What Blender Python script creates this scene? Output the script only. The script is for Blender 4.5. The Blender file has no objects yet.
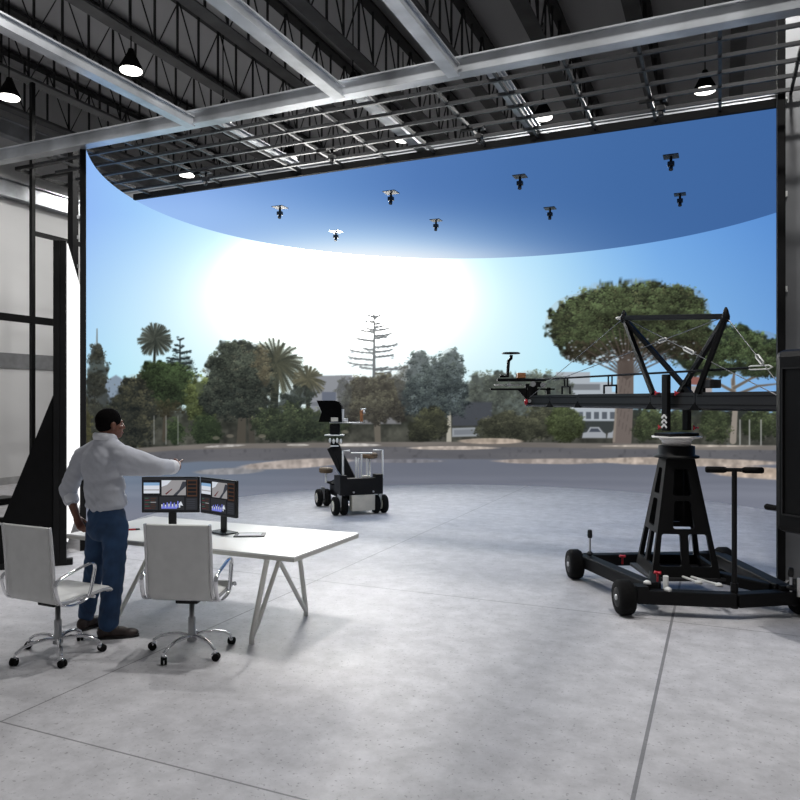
import bpy, bmesh, math, random
import numpy as np
from mathutils import Vector, Matrix, Euler
from mathutils.geometry import tessellate_polygon

random.seed(7)
RNG = np.random.default_rng(7)
PI = math.pi
SC = bpy.context.scene
COL = SC.collection

# ------------------------------------------------------------------ frames
F = 727.0          # focal length in pixels of an 800 px wide frame
H = 1.9            # eye height
YAW = math.radians(23.76)
CY, SY = math.cos(YAW), math.sin(YAW)


def at(px, py, Y):
    """point seen at (px, py) and standing Y metres away"""
    return Vector(((px - 400) / F * Y, Y, H - (py - 400) / F * Y))


def ground(px, py, z=0.0):
    Y = F * (H - z) / (py - 400)
    return at(px, py, Y)


def hall(u, v, z=0.0):
    """hall frame (u across, v along the joints of the floor) to world"""
    return Vector((CY * u + SY * v, -SY * u + CY * v, z))


# ------------------------------------------------------------------ colours and materials
def lin(c):
    c = np.asarray(c, dtype=float) / 255.0
    return np.where(c <= 0.04045, c / 12.92, ((c + 0.055) / 1.055) ** 2.4)


def rgba(c):
    l = lin(c)
    return (float(l[0]), float(l[1]), float(l[2]), 1.0)


MATS = {}


def mat(name, c, rough=0.5, metal=0.0, var=0.12, scale=8.0, bump=0.0, spec=0.5, stretch=None, detail=4.0):
    if name in MATS:
        return MATS[name]
    m = bpy.data.materials.new(name)
    m.use_nodes = True
    nt = m.node_tree
    b = nt.nodes['Principled BSDF']
    b.inputs['Roughness'].default_value = rough
    b.inputs['Metallic'].default_value = metal
    b.inputs['Specular IOR Level'].default_value = spec
    tc = nt.nodes.new('ShaderNodeTexCoord')
    no = nt.nodes.new('ShaderNodeTexNoise')
    no.inputs['Scale'].default_value = scale
    no.inputs['Detail'].default_value = detail
    if stretch:
        mp = nt.nodes.new('ShaderNodeMapping')
        mp.inputs['Scale'].default_value = stretch
        nt.links.new(tc.outputs['Object'], mp.inputs['Vector'])
        nt.links.new(mp.outputs['Vector'], no.inputs['Vector'])
    else:
        nt.links.new(tc.outputs['Object'], no.inputs['Vector'])
    rp = nt.nodes.new('ShaderNodeValToRGB')
    l = lin(c)
    lo, hi = l * (1 - var), np.minimum(l * (1 + var), 1)
    rp.color_ramp.elements[0].position = 0.3
    rp.color_ramp.elements[1].position = 0.7
    rp.color_ramp.elements[0].color = (*map(float, lo), 1)
    rp.color_ramp.elements[1].color = (*map(float, hi), 1)
    nt.links.new(no.outputs['Fac'], rp.inputs['Fac'])
    nt.links.new(rp.outputs['Color'], b.inputs['Base Color'])
    if bump:
        bp = nt.nodes.new('ShaderNodeBump')
        bp.inputs['Strength'].default_value = bump
        bp.inputs['Distance'].default_value = 0.02
        nt.links.new(no.outputs['Fac'], bp.inputs['Height'])
        nt.links.new(bp.outputs['Normal'], b.inputs['Normal'])
    MATS[name] = m
    return m


def glow(name, c, strength, sample=True):
    if name in MATS:
        return MATS[name]
    m = bpy.data.materials.new(name)
    m.use_nodes = True
    nt = m.node_tree
    nt.nodes.remove(nt.nodes['Principled BSDF'])
    e = nt.nodes.new('ShaderNodeEmission')
    e.inputs['Color'].default_value = rgba(c)
    e.inputs['Strength'].default_value = strength
    nt.links.new(e.outputs[0], nt.nodes['Material Output'].inputs['Surface'])
    if not sample:
        m.cycles.emission_sampling = 'NONE'
    MATS[name] = m
    return m


def screen_mat(name, strength=1.0, sample=True):
    m = bpy.data.materials.new(name)
    m.use_nodes = True
    nt = m.node_tree
    nt.nodes.remove(nt.nodes['Principled BSDF'])
    e = nt.nodes.new('ShaderNodeEmission')
    a = nt.nodes.new('ShaderNodeAttribute')
    a.attribute_name = 'picture'
    nt.links.new(a.outputs['Color'], e.inputs['Color'])
    e.inputs['Strength'].default_value = strength
    nt.links.new(e.outputs[0], nt.nodes['Material Output'].inputs['Surface'])
    if not sample:
        m.cycles.emission_sampling = 'NONE'
    return m


# ------------------------------------------------------------------ object helpers
def root_matrix(o):
    m = o.matrix_basis.copy()
    while o.parent is not None:
        o = o.parent
        m = o.matrix_basis @ m
    return m


def tag(o, label=None, cat=None, group=None, kind=None):
    if label:
        o['label'] = label
    if cat:
        o['category'] = cat
    if group:
        o['group'] = group
    if kind:
        o['kind'] = kind
    return o


def thing(name, label, cat, loc=(0, 0, 0), rotz=0.0, group=None):
    o = bpy.data.objects.new(name, None)
    o.empty_display_size = 0.2
    COL.objects.link(o)
    o.location = loc
    o.rotation_euler = (0, 0, rotz)
    return tag(o, label, cat, group)


def copy_tree(o, parent=None):
    c = o.copy()
    COL.objects.link(c)
    if parent is not None:
        c.parent = parent
    for ch in [x for x in bpy.data.objects if x.parent == o]:
        copy_tree(ch, c)
    return c


class MB:
    def __init__(self):
        self.v, self.f, self.mi, self.sm = [], [], [], []
        self.m = 0
        self.smooth = False

    def face(self, idx):
        self.f.append(tuple(idx))
        self.mi.append(self.m)
        self.sm.append(self.smooth)

    def add(self, vs, fs, smooth=None):
        b = len(self.v)
        self.v.extend([Vector(x) for x in vs])
        keep = self.smooth
        if smooth is not None:
            self.smooth = smooth
        for f in fs:
            self.face([b + i for i in f])
        self.smooth = keep
        return self

    def box(self, c, s, R=None):
        c = Vector(c)
        hx, hy, hz = s[0] / 2, s[1] / 2, s[2] / 2
        vs = []
        for z in (-hz, hz):
            for x, y in ((-hx, -hy), (hx, -hy), (hx, hy), (-hx, hy)):
                p = Vector((x, y, z))
                if R is not None:
                    p = R @ p
                vs.append(c + p)
        return self.add(vs, [(3, 2, 1, 0), (4, 5, 6, 7), (0, 1, 5, 4), (1, 2, 6, 5), (2, 3, 7, 6), (3, 0, 4, 7)], False)

    def bar(self, p0, p1, w, h, up=(0, 0, 1)):
        p0, p1 = Vector(p0), Vector(p1)
        d = (p1 - p0)
        L = d.length
        d.normalize()
        up = Vector(up)
        if abs(d.dot(up)) > 0.98:
            up = Vector((0, 1, 0)) if abs(d.y) < 0.9 else Vector((1, 0, 0))
        s = d.cross(up).normalized()
        t = s.cross(d).normalized()
        R = Matrix((s, d, t)).transposed()
        return self.box((p0 + p1) / 2, (w, L, h), R)

    def tube(self, pts, r, n=10, closed=False, flat=1.0, up=None, smooth=True):
        pts = [Vector(p) for p in pts]
        k = len(pts)
        rs = r if isinstance(r, (list, tuple)) else [r] * k
        rings = []
        prev = None
        for i, p in enumerate(pts):
            if closed:
                t = pts[(i + 1) % k] - pts[i - 1]
            else:
                t = pts[min(i + 1, k - 1)] - pts[max(i - 1, 0)]
            t.normalize()
            if prev is None:
                a = Vector(up) if up is not None else (Vector((0, 0, 1)) if abs(t.z) < 0.9 else Vector((1, 0, 0)))
            else:
                a = prev if up is None else Vector(up)
            s = (a - t * a.dot(t))
            if s.length < 1e-6:
                s = t.orthogonal()
            s.normalize()
            prev = s
            q = t.cross(s)
            rings.append([p + (s * math.cos(2 * PI * j / n) * flat + q * math.sin(2 * PI * j / n)) * rs[i] for j in range(n)])
        vs = [v for ring in rings for v in ring]
        fs = []
        m = k if closed else k - 1
        for i in range(m):
            a, b = i * n, ((i + 1) % k) * n
            for j in range(n):
                fs.append((a + j, a + (j + 1) % n, b + (j + 1) % n, b + j))
        self.add(vs, fs, smooth)
        if not closed:
            self.add(rings[0], [tuple(range(n - 1, -1, -1))], False)
            self.add(rings[-1], [tuple(range(n))], False)
        return self

    def cyl(self, p0, p1, r0, r1=None, n=20, smooth=True):
        r1 = r0 if r1 is None else r1
        return self.tube([p0, p1], [r0, r1], n, smooth=smooth)

    def lathe(self, prof, c=(0, 0, 0), n=24, R=None, smooth=True):
        c = Vector(c)
        vs = []
        for r, z in prof:
            for j in range(n):
                a = 2 * PI * j / n
                p = Vector((r * math.cos(a), r * math.sin(a), z))
                if R is not None:
                    p = R @ p
                vs.append(c + p)
        fs = []
        for i in range(len(prof) - 1):
            for j in range(n):
                fs.append((i * n + j, i * n + (j + 1) % n, (i + 1) * n + (j + 1) % n, (i + 1) * n + j))
        fs.append(tuple(range(n - 1, -1, -1)))
        fs.append(tuple((len(prof) - 1) * n + j for j in range(n)))
        return self.add(vs, fs, smooth)

    def ball(self, c, r, R=None, n=16, m=10):
        c = Vector(c)
        r = (r, r, r) if isinstance(r, (int, float)) else r
        vs = []
        for i in range(1, m):
            th = PI * i / m
            for j in range(n):
                a = 2 * PI * j / n
                p = Vector((r[0] * math.sin(th) * math.cos(a), r[1] * math.sin(th) * math.sin(a), r[2] * math.cos(th)))
                if R is not None:
                    p = R @ p
                vs.append(c + p)
        t, b = Vector((0, 0, r[2])), Vector((0, 0, -r[2]))
        if R is not None:
            t, b = R @ t, R @ b
        vs += [c + t, c + b]
        k = (m - 1) * n
        fs = []
        for j in range(n):
            fs.append((k, j, (j + 1) % n))
            fs.append((k + 1, (m - 2) * n + (j + 1) % n, (m - 2) * n + j))
        for i in range(m - 2):
            for j in range(n):
                fs.append((i * n + j, (i + 1) * n + j, (i + 1) * n + (j + 1) % n, i * n + (j + 1) % n))
        return self.add(vs, fs, True)

    def limb(self, p0, p1, r0, r1, n=14):
        """tapered capsule"""
        p0, p1 = Vector(p0), Vector(p1)
        self.ball(p0, r0, n=n, m=8)
        self.ball(p1, r1, n=n, m=8)
        return self.tube([p0, p1], [r0, r1], n)

    def sheet(self, outer, holes, o, ex, ey, th):
        """panel with window cut-outs: 2D loops in the frame (o, ex, ey), th metres thick"""
        o, ex, ey = Vector(o), Vector(ex), Vector(ey)
        nz = ex.cross(ey).normalized()
        loops = [outer] + list(holes)
        P = [[Vector((x, y, 0)) for x, y in lp] for lp in loops]
        tris = tessellate_polygon(P)
        flat = [p for lp in P for p in lp]
        front = [o + ex * p.x + ey * p.y for p in flat]
        back = [q - nz * th for q in front]
        k = len(flat)
        fs = [tuple(t) for t in tris] + [tuple(k + i for i in reversed(t)) for t in tris]
        b = 0
        for lp in loops:
            n = len(lp)
            for i in range(n):
                fs.append((b + i, b + (i + 1) % n, k + b + (i + 1) % n, k + b + i))
            b += n
        return self.add(front + back, fs, False)

    def mesh(self, name, mats, inv=None):
        me = bpy.data.meshes.new(name)
        vs = [inv @ v for v in self.v] if inv is not None else self.v
        me.from_pydata([tuple(v) for v in vs], [], self.f)
        for m in (mats if isinstance(mats, (list, tuple)) else [mats]):
            me.materials.append(m)
        me.polygons.foreach_set('material_index', self.mi)
        me.polygons.foreach_set('use_smooth', self.sm)
        me.update()
        bm = bmesh.new()
        bm.from_mesh(me)
        bmesh.ops.recalc_face_normals(bm, faces=bm.faces)
        bm.to_mesh(me)
        bm.free()
        return me

    def build(self, name, mats, parent=None, ws=False, bevel=0.0, loc=None, label=None, segs=2):
        inv = None
        if ws and parent is not None:
            inv = root_matrix(parent).inverted()
        if loc is not None:
            inv = Matrix.Translation(-Vector(loc))
        o = bpy.data.objects.new(name, self.mesh(name, mats, inv))
        COL.objects.link(o)
        if parent is not None:
            o.parent = parent
        if loc is not None:
            o.location = loc
        if bevel:
            b = o.modifiers.new('bevel', 'BEVEL')
            b.width = bevel
            b.segments = segs
            b.limit_method = 'ANGLE'
            b.angle_limit = 0.6
        if label:
            o['label'] = label
        return o


def fuse(mb, name, mats, voxel, smooth=4, parent=None, ws=False, loc=None, wrinkle=None, label=None):
    """one continuous surface around the overlapping volumes of mb"""
    tmp = bpy.data.objects.new('tmp', mb.mesh('tmp', mats))
    COL.objects.link(tmp)
    r = tmp.modifiers.new('r', 'REMESH')
    r.mode = 'VOXEL'
    r.voxel_size = voxel
    s = tmp.modifiers.new('s', 'SMOOTH')
    s.factor = 0.5
    s.iterations = smooth
    bpy.context.view_layer.update()
    dg = bpy.context.evaluated_depsgraph_get()
    me = bpy.data.meshes.new_from_object(tmp.evaluated_get(dg))
    bpy.data.objects.remove(tmp)
    me.name = name
    n = len(me.vertices)
    co = np.empty(n * 3)
    me.vertices.foreach_get('co', co)
    co = co.reshape(-1, 3)
    if wrinkle is not None:
        no = np.empty(n * 3)
        me.vertices.foreach_get('normal', no)
        co = co + no.reshape(-1, 3) * wrinkle(co)[:, None]
    inv = None
    if ws and parent is not None:
        inv = np.array(root_matrix(parent).inverted())
    if loc is not None:
        inv = np.array(Matrix.Translation(-Vector(loc)))
    if inv is not None:
        co = co @ inv[:3, :3].T + inv[:3, 3]
    me.vertices.foreach_set('co', co.ravel())
    me.polygons.foreach_set('use_smooth', [True] * len(me.polygons))
    me.update()
    if not me.materials:
        me.materials.append(mats)
    o = bpy.data.objects.new(name, me)
    COL.objects.link(o)
    if parent is not None:
        o.parent = parent
    if loc is not None:
        o.location = loc
    if label:
        o['label'] = label
    return o


# ------------------------------------------------------------------ materials
black_metal = mat('black_metal', (18, 18, 19), 0.5, 0.0, 0.25, 6, spec=0.22)
black_matte = mat('black_matte', (13, 13, 14), 0.75, 0.0, 0.2, 10, spec=0.15)
black_plastic = mat('black_plastic', (20, 20, 21), 0.4, 0.0, 0.15, 20, spec=0.4)
rubber = mat('rubber', (17, 17, 17), 0.85, 0.0, 0.2, 30, bump=0.1, spec=0.15)
dark_steel = mat('dark_steel', (48, 48, 50), 0.5, 0.3, 0.2, 5)
joist_paint = mat('joist_paint', (92, 92, 93), 0.6, 0.0, 0.2, 3)
joist_web = mat('joist_web_paint', (34, 34, 35), 0.6, 0.0, 0.2, 3)
silver = mat('galvanised_steel', (186, 189, 193), 0.3, 0.6, 0.4, 1.6, stretch=(1, 1, 1))
grid_paint = mat('grid_paint', (25, 26, 29), 0.4, 0.2, 0.25, 3)
chrome = mat('chrome', (225, 225, 228), 0.12, 1.0, 0.05, 5)
white_metal = mat('white_paint', (225, 225, 222), 0.4, 0.0, 0.06, 8)
red_plastic = mat('red_plastic', (175, 30, 45), 0.45, 0.0, 0.15, 20)
steel = mat('brushed_steel', (185, 186, 188), 0.3, 0.8, 0.12, 12)
lamp_face = glow('lamp_diffuser', (255, 252, 245), 6.0)

# ------------------------------------------------------------------ the hall
def structure(o):
    o['kind'] = 'structure'
    return o


def floor_material():
    m = bpy.data.materials.new('polished_concrete')
    m.use_nodes = True
    nt = m.node_tree
    N, Lk = nt.nodes, nt.links
    b = N['Principled BSDF']
    tc = N.new('ShaderNodeTexCoord')

    def math_(op, a, b_=None, c_=None):
        n = N.new('ShaderNodeMath')
        n.operation = op
        for i, x in enumerate((a, b_, c_)):
            if x is None:
                continue
            if isinstance(x, (int, float)):
                n.inputs[i].default_value = x
            else:
                Lk.new(x, n.inputs[i])
        return n.outputs[0]

    def noise(scale, detail, rough=0.6):
        n = N.new('ShaderNodeTexNoise')
        n.inputs['Scale'].default_value = scale
        n.inputs['Detail'].default_value = detail
        n.inputs['Roughness'].default_value = rough
        Lk.new(tc.outputs['Object'], n.inputs['Vector'])
        return n.outputs['Fac']

    def ramp(fac, p0, c0, p1, c1):
        r = N.new('ShaderNodeValToRGB')
        r.color_ramp.elements[0].position = p0
        r.color_ramp.elements[1].position = p1
        r.color_ramp.elements[0].color = (*c0, 1)
        r.color_ramp.elements[1].color = (*c1, 1)
        Lk.new(fac, r.inputs['Fac'])
        return r.outputs['Color']

    def mix(kind, fac, a, c):
        n = N.new('ShaderNodeMix')
        n.data_type = 'RGBA'
        n.blend_type = kind
        if isinstance(fac, (int, float)):
            n.inputs[0].default_value = fac
        else:
            Lk.new(fac, n.inputs[0])
        Lk.new(a, n.inputs[6])
        if isinstance(c, tuple):
            n.inputs[7].default_value = (*c, 1)
        else:
            Lk.new(c, n.inputs[7])
        return n.outputs[2]

    base = ramp(noise(0.55, 6), 0.3, (0.50, 0.492, 0.512), 0.7, (0.61, 0.60, 0.62))
    fine = ramp(noise(5.0, 9, 0.7), 0.36, (0.80, 0.80, 0.80), 0.64, (1.07, 1.07, 1.07))
    c = mix('MULTIPLY', 1.0, base, fine)
    pits = ramp(noise(38.0, 3, 0.6), 0.33, (0.5, 0.5, 0.5), 0.385, (1, 1, 1))
    c = mix('MULTIPLY', 0.8, c, pits)
    sep = N.new('ShaderNodeSeparateXYZ')
    Lk.new(tc.outputs['Object'], sep.inputs[0])
    line = None
    for axis, pos in ((0, -3.89), (0, -0.38), (0, -7.4), (0, 3.1), (1, 6.65), (1, 2.98)):
        d = math_('ABSOLUTE', math_('SUBTRACT', sep.outputs[axis], pos))
        k = math_('LESS_THAN', d, 0.006 if (axis, pos) != (0, -0.38) else 0.011)
        line = k if line is None else math_('MAXIMUM', line, k)
    c = mix('MIX', math_('MULTIPLY', line, 0.72), c, (0.11, 0.11, 0.115))
    Lk.new(c, b.inputs['Base Color'])
    rg = N.new('ShaderNodeMapRange')
    rg.inputs[3].default_value = 0.42
    rg.inputs[4].default_value = 0.62
    Lk.new(noise(1.6, 5), rg.inputs[0])
    Lk.new(rg.outputs[0], b.inputs['Roughness'])
    b.inputs['Specular IOR Level'].default_value = 0.4
    bp = N.new('ShaderNodeBump')
    bp.inputs['Strength'].default_value = 0.06
    bp.inputs['Distance'].default_value = 0.01
    Lk.new(pits, bp.inputs['Height'])
    Lk.new(bp.outputs[0], b.inputs['Normal'])
    return m


mb = MB()
mb.box((0, 12, -0.1), (34, 40, 0.2))
fl = structure(mb.build('floor', floor_material()))
fl.rotation_euler = (0, 0, -YAW)

ROOF = 9.5
mb = MB()
mb.box((-0.5, 17.0, ROOF + 0.1), (30, 24, 0.2))
ce = structure(mb.build('ceiling', mat('roof_deck', (190, 190, 192), 0.8, 0, 0.1, 0.6, stretch=(1, 0.15, 1))))
ce.rotation_euler = (0, 0, -YAW)

plaster = mat('hall_wall_paint', (214, 214, 214), 0.8, 0, 0.08, 0.35, detail=3)
mb = MB()
mb.box((-14.85, 16.5, ROOF / 2), (0.3, 25, ROOF))
wl = structure(mb.build('wall_left', plaster))
wl.rotation_euler = (0, 0, -YAW)
mb = MB()
mb.box((-0.5, 29.1, ROOF / 2), (30, 0.3, ROOF))
wb = structure(mb.build('wall_back', plaster))
wb.rotation_euler = (0, 0, -YAW)
mb = MB()
mb.box((14.65, 16.5, ROOF / 2), (0.3, 25, ROOF))
wr_ = structure(mb.build('wall_right', plaster))
wr_.rotation_euler = (0, 0, -YAW)
# trims on the left wall: two galvanised ledger beams and a painted band
for k, (z0, z1, dep, m_) in enumerate(((7.8, 8.12, 0.16, silver), (6.45, 6.8, 0.16, silver), (2.62, 2.96, 0.04, mat('wall_band', (120, 121, 123), 0.7)), (0.0, 0.16, 0.03, mat('wall_base', (165, 165, 165), 0.7)))):
    mb = MB()
    mb.box((-14.7 + dep / 2, 16.5, (z0 + z1) / 2), (dep, 25, z1 - z0))
    if k < 2:
        mb.box((-14.7 + dep / 2 + 0.04, 16.5, z1 + 0.01), (dep + 0.08, 25, 0.02))
        mb.box((-14.7 + dep / 2 + 0.04, 16.5, z0 - 0.01), (dep + 0.08, 25, 0.02))
    o = structure(mb.build('baseboard_left' if k == 3 else 'trim_%d' % (k + 1), m_))
    o.rotation_euler = (0, 0, -YAW)

# ------------------------------------------------------------------ roof joists
ORD = ['first', 'second', 'third', 'fourth', 'fifth', 'sixth', 'seventh', 'eighth', 'ninth', 'tenth', 'eleventh']
J0, J1, PITCH = 6.0, 27.6, 0.6
ZB, ZT = 8.2, 9.4


def make_joist():
    root = thing('roof_joist', '', 'roof joist', (0, 0, 0), -YAW, 'open web joists under the roof deck')
    mb = MB()
    mb.box((0, (J0 + J1) / 2, ZB), (0.26, J1 - J0, 0.03))
    mb.box((0, (J0 + J1) / 2, ZB + 0.05), (0.03, J1 - J0, 0.10))
    mb.build('bottom_chord', joist_paint, root)
    mb = MB()
    mb.box((0, (J0 + J1) / 2, ZT), (0.2, J1 - J0, 0.06))
    mb.build('top_chord', joist_web, root)
    pts = []
    n = int((J1 - J0) / PITCH)
    for i in range(n + 1):
        pts.append((0.015, J0 + i * PITCH, ZB + 0.03 if i % 2 else ZT - 0.02))
    mb = MB()
    mb.tube(pts, 0.018, 5, smooth=False)
    mb.build('web_bar', joist_web, root)
    mb = MB()
    mb.bar((-0.015, 0, ZB + 0.02), (-0.015, 0, ZT - 0.02), 0.034, 0.034)
    me = None
    for i in range(n + 1):
        if me is None:
            o = mb.build('vertical_strut', joist_web, root)
            me = o
        else:
            o = me.copy()
            COL.objects.link(o)
        o.location = (0, J0 + i * PITCH, 0)
    return root


proto = make_joist()
for k in range(11):
    u = -14.1 + 1.6 * k
    o = proto if k == 0 else copy_tree(proto)
    o.location = hall(u, 0, 0)
    o['label'] = 'dark open web roof joist, %s one counted from the left hall wall' % ORD[k]

# ------------------------------------------------------------------ galvanised beams
def i_beam(name, label, p0, p1, w, h, group=None):
    p0, p1 = Vector(p0), Vector(p1)
    t = thing(name, label, 'steel beam', p0, 0, group)
    up = Vector((0, 0, 1))
    mb = MB()
    mb.bar(p0, p1, w * 0.55, h)
    mb.build('web', silver, t, ws=True)
    for s, n in ((1, 'top_flange'), (-1, 'bottom_flange')):
        mb = MB()
        mb.bar(p0 + up * s * (h / 2 + 0.008), p1 + up * s * (h / 2 + 0.008), w, 0.016)
        mb.build(n, silver, t, ws=True)
    return t


GB = 'galvanised beams above the stage opening'
i_beam('steel_beam', 'long galvanised cross beam spanning the front of the stage just before the black ceiling grid', hall(-9.4, 6.72, 5.14), hall(4.2, 6.72, 5.14), 0.14, 0.13, GB)
i_beam('steel_beam', 'galvanised beam running lengthwise, meeting the front cross beam nearest the left end of the curved screen', hall(-5.55, 1.0, 5.085), hall(-5.55, 6.66, 5.085), 0.12, 0.09, GB)
i_beam('steel_beam', 'galvanised lengthwise beam with bright underside crossing the middle of the black ceiling grid', hall(-3.62, 2.0, 5.09), hall(-3.62, 6.66, 5.09), 0.13, 0.09, GB)
i_beam('steel_beam', 'galvanised lengthwise beam at the top centre, third from the left end of the curved screen', hall(-2.36, 2.0, 5.09), hall(-2.36, 6.66, 5.09), 0.12, 0.09, GB)
for u_, lab in ((-3.62, 'galvanised lengthwise strip with bright underside behind the middle of the black ceiling grid'), (-5.55, 'galvanised lengthwise strip behind the left part of the black ceiling grid'), (-2.1, 'galvanised lengthwise strip behind the black ceiling grid, right of the bright one')):
    i_beam('steel_beam', lab, hall(u_, 7.0, 5.25), hall(u_, 9.0, 5.25), 0.14, 0.06, GB)
i_beam('steel_beam', 'galvanised cross beam just behind the black front edge of the overhead screen', hall(-9.2, 9.15, 5.25), hall(4.2, 9.15, 5.25), 0.1, 0.1, GB)

# ------------------------------------------------------------------ hanging grid in front of the overhead screen
gt = thing('ceiling_grid', 'black hanging bar grid between the front cross beam and the overhead screen', 'ceiling grid', hall(-3.3, 7.8, 5.12), -YAW)
for v in (7.09, 7.45, 7.81, 8.17, 8.53):
    mb = MB()
    mb.bar(hall(-8.6, v, 5.12), hall(3.4, v, 5.12), 0.03, 0.036)
    mb.build('cross_bar', grid_paint, gt, ws=True)
for k in range(-12, 5):
    mb = MB()
    mb.bar(hall(0.68 * k, 6.85, 5.13), hall(0.68 * k, 8.86, 5.13), 0.03, 0.036)
    mb.build('long_bar', grid_paint, gt, ws=True)

# ------------------------------------------------------------------ pendant lamps
def make_lamp():
    t = thing('pendant_lamp', '', 'pendant lamp', (0, 0, 0), 0, 'cone pendant lamps under the roof')
    mb = MB()
    mb.lathe([(0.195, 0.0), (0.19, 0.05), (0.06, 0.30), (0.045, 0.36), (0.02, 0.37)], n=28)
    mb.build('lamp_shade', black_matte, t)
    mb = MB()
    mb.lathe([(0.18, -0.028), (0.185, -0.012), (0.185, -0.002)], n=28)
    mb.build('diffuser', lamp_face, t)
    mb = MB()
    mb.cyl((0, 0, 0.36), (0, 0, 1.9), 0.012, n=8)
    mb.build('cord', black_matte, t)
    return t


LZ = 7.6
lamps = [(9, 97, 'cone pendant lamp in the top left corner, before the left wall'),
         (131, 70, 'cone pendant lamp at the top beside the left lengthwise galvanised beam'),
         (223, 119, 'cone pendant lamp whose tip shows just above the front cross beam, left part'),
         (353, 92, 'cone pendant lamp whose black tip shows above the middle of the front cross beam'),
         (187, 174.6, 'small far pendant lamp seen through the left end of the black ceiling grid'),
         (289, 158, 'far pendant lamp seen through the ceiling grid, second lit disc from its left end'),
         (403, 139, 'pendant lamp beside the bright strip of the middle lengthwise beam'),
         (543, 117, 'cone pendant lamp behind the grid, right of centre, over the overhead screen edge'),
         (705, 90, 'rightmost cone pendant lamp, large, seen through the grid near the steel column')]
proto = make_lamp()
for k, (px, py, lab) in enumerate(lamps):
    o = proto if k == 0 else copy_tree(proto)
    Y = F * (LZ - H) / (400 - py)
    o.location = at(px, py, Y)
    o['label'] = lab
OVER = [(-6.3, 6.3, 'over the work table, left of the front cross beam'), (-2.9, 5.6, 'high over the open floor before the stage'), (0.6, 5.6, 'high over the camera crane')]  # unseen pendants added above the frame for overhead light and shadow direction
for u, v, where in OVER:
    o = copy_tree(proto)
    o.location = hall(u, v, LZ)
    o['label'] = 'added unseen cone pendant lamp, ' + where
    o['overhead'] = 1
# ------------------------------------------------------------------ the picture shown on the curved screen
PS = 1.7                        # samples per picture unit
PX0, PX1, PY0, PY1 = 60, 960, 96, 600
PW, PH = int((PX1 - PX0) * PS), int((PY1 - PY0) * PS)
GX, GY = np.meshgrid(PX0 + np.arange(PW) / PS, PY0 + np.arange(PH) / PS)


def vnoise(sx, sy, seed, octaves=3):
    r = np.random.default_rng(seed)
    out = np.zeros((PH, PW))
    amp, tot = 1.0, 0.0
    for o in range(octaves):
        nx, ny = int((PX1 - PX0) / sx) + 3, int((PY1 - PY0) / sy) + 3
        g = r.random((ny, nx))
        fx, fy = (GX - PX0) / sx, (GY - PY0) / sy
        ix, iy = fx.astype(int), fy.astype(int)
        tx, ty = fx - ix, fy - iy
        tx, ty = tx * tx * (3 - 2 * tx), ty * ty * (3 - 2 * ty)
        v = (g[iy, ix] * (1 - tx) + g[iy, ix + 1] * tx) * (1 - ty) + (g[iy + 1, ix] * (1 - tx) + g[iy + 1, ix + 1] * tx) * ty
        out += v * amp
        tot += amp
        amp *= 0.55
        sx, sy = sx / 2, sy / 2
    return out / tot


def sky_colour(x, y):
    """sRGB 0..255, may run over 255 near the sun"""
    x, y = np.asarray(x, float), np.asarray(y, float)
    xs = [80, 130, 200, 350, 470, 540, 600, 660, 780, 900]
    top = np.array([(140, 182, 245), (148, 196, 250), (165, 218, 252), (185, 228, 252), (168, 222, 250), (150, 205, 245), (122, 178, 236), (104, 160, 226), (88, 140, 208), (80, 128, 196)], float)
    low = np.array([(168, 218, 244), (186, 236, 250), (205, 244, 252), (230, 250, 253), (205, 240, 250), (188, 236, 250), (170, 220, 246), (150, 200, 240), (118, 168, 222), (105, 150, 210)], float)
    f = np.clip((y - 215) / 170.0, 0, 1)[..., None]
    T = np.stack([np.interp(x, xs, top[:, k]) for k in range(3)], -1)
    L = np.stack([np.interp(x, xs, low[:, k]) for k in range(3)], -1)
    c = T * (1 - f) + L * f
    d = np.sqrt(((x - 338) / 108.0) ** 2 + ((y - 292) / 62.0) ** 2)
    g = 1 / (1 + d ** 3.2)
    d2 = np.sqrt(((x - 335) / 215.0) ** 2 + ((y - 305) / 100.0) ** 2)
    g2 = np.exp(-d2 ** 2 * 1.2) * 0.74
    w = np.clip(np.maximum(g * 1.25, g2), 0, 1)[..., None]
    return c * (1 - w) + np.array((262, 260, 256.0)) * w


CAN = sky_colour(GX, GY)
IDS = np.zeros((PH, PW), int)
PART_NAMES = {}
NOI = vnoise(5, 5, 3, 2)
NO2 = vnoise(18, 14, 4, 3)
NO3 = vnoise(60, 9, 5, 4)


def new_id(name, label):
    k = len(PART_NAMES) + 1
    PART_NAMES[k] = (name, label)
    return k


def blend(mask, col, i0=0, j0=0):
    h, w = mask.shape
    a = mask[..., None]
    CAN[i0:i0 + h, j0:j0 + w] = CAN[i0:i0 + h, j0:j0 + w] * (1 - a) + np.asarray(col, float) * a


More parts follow.
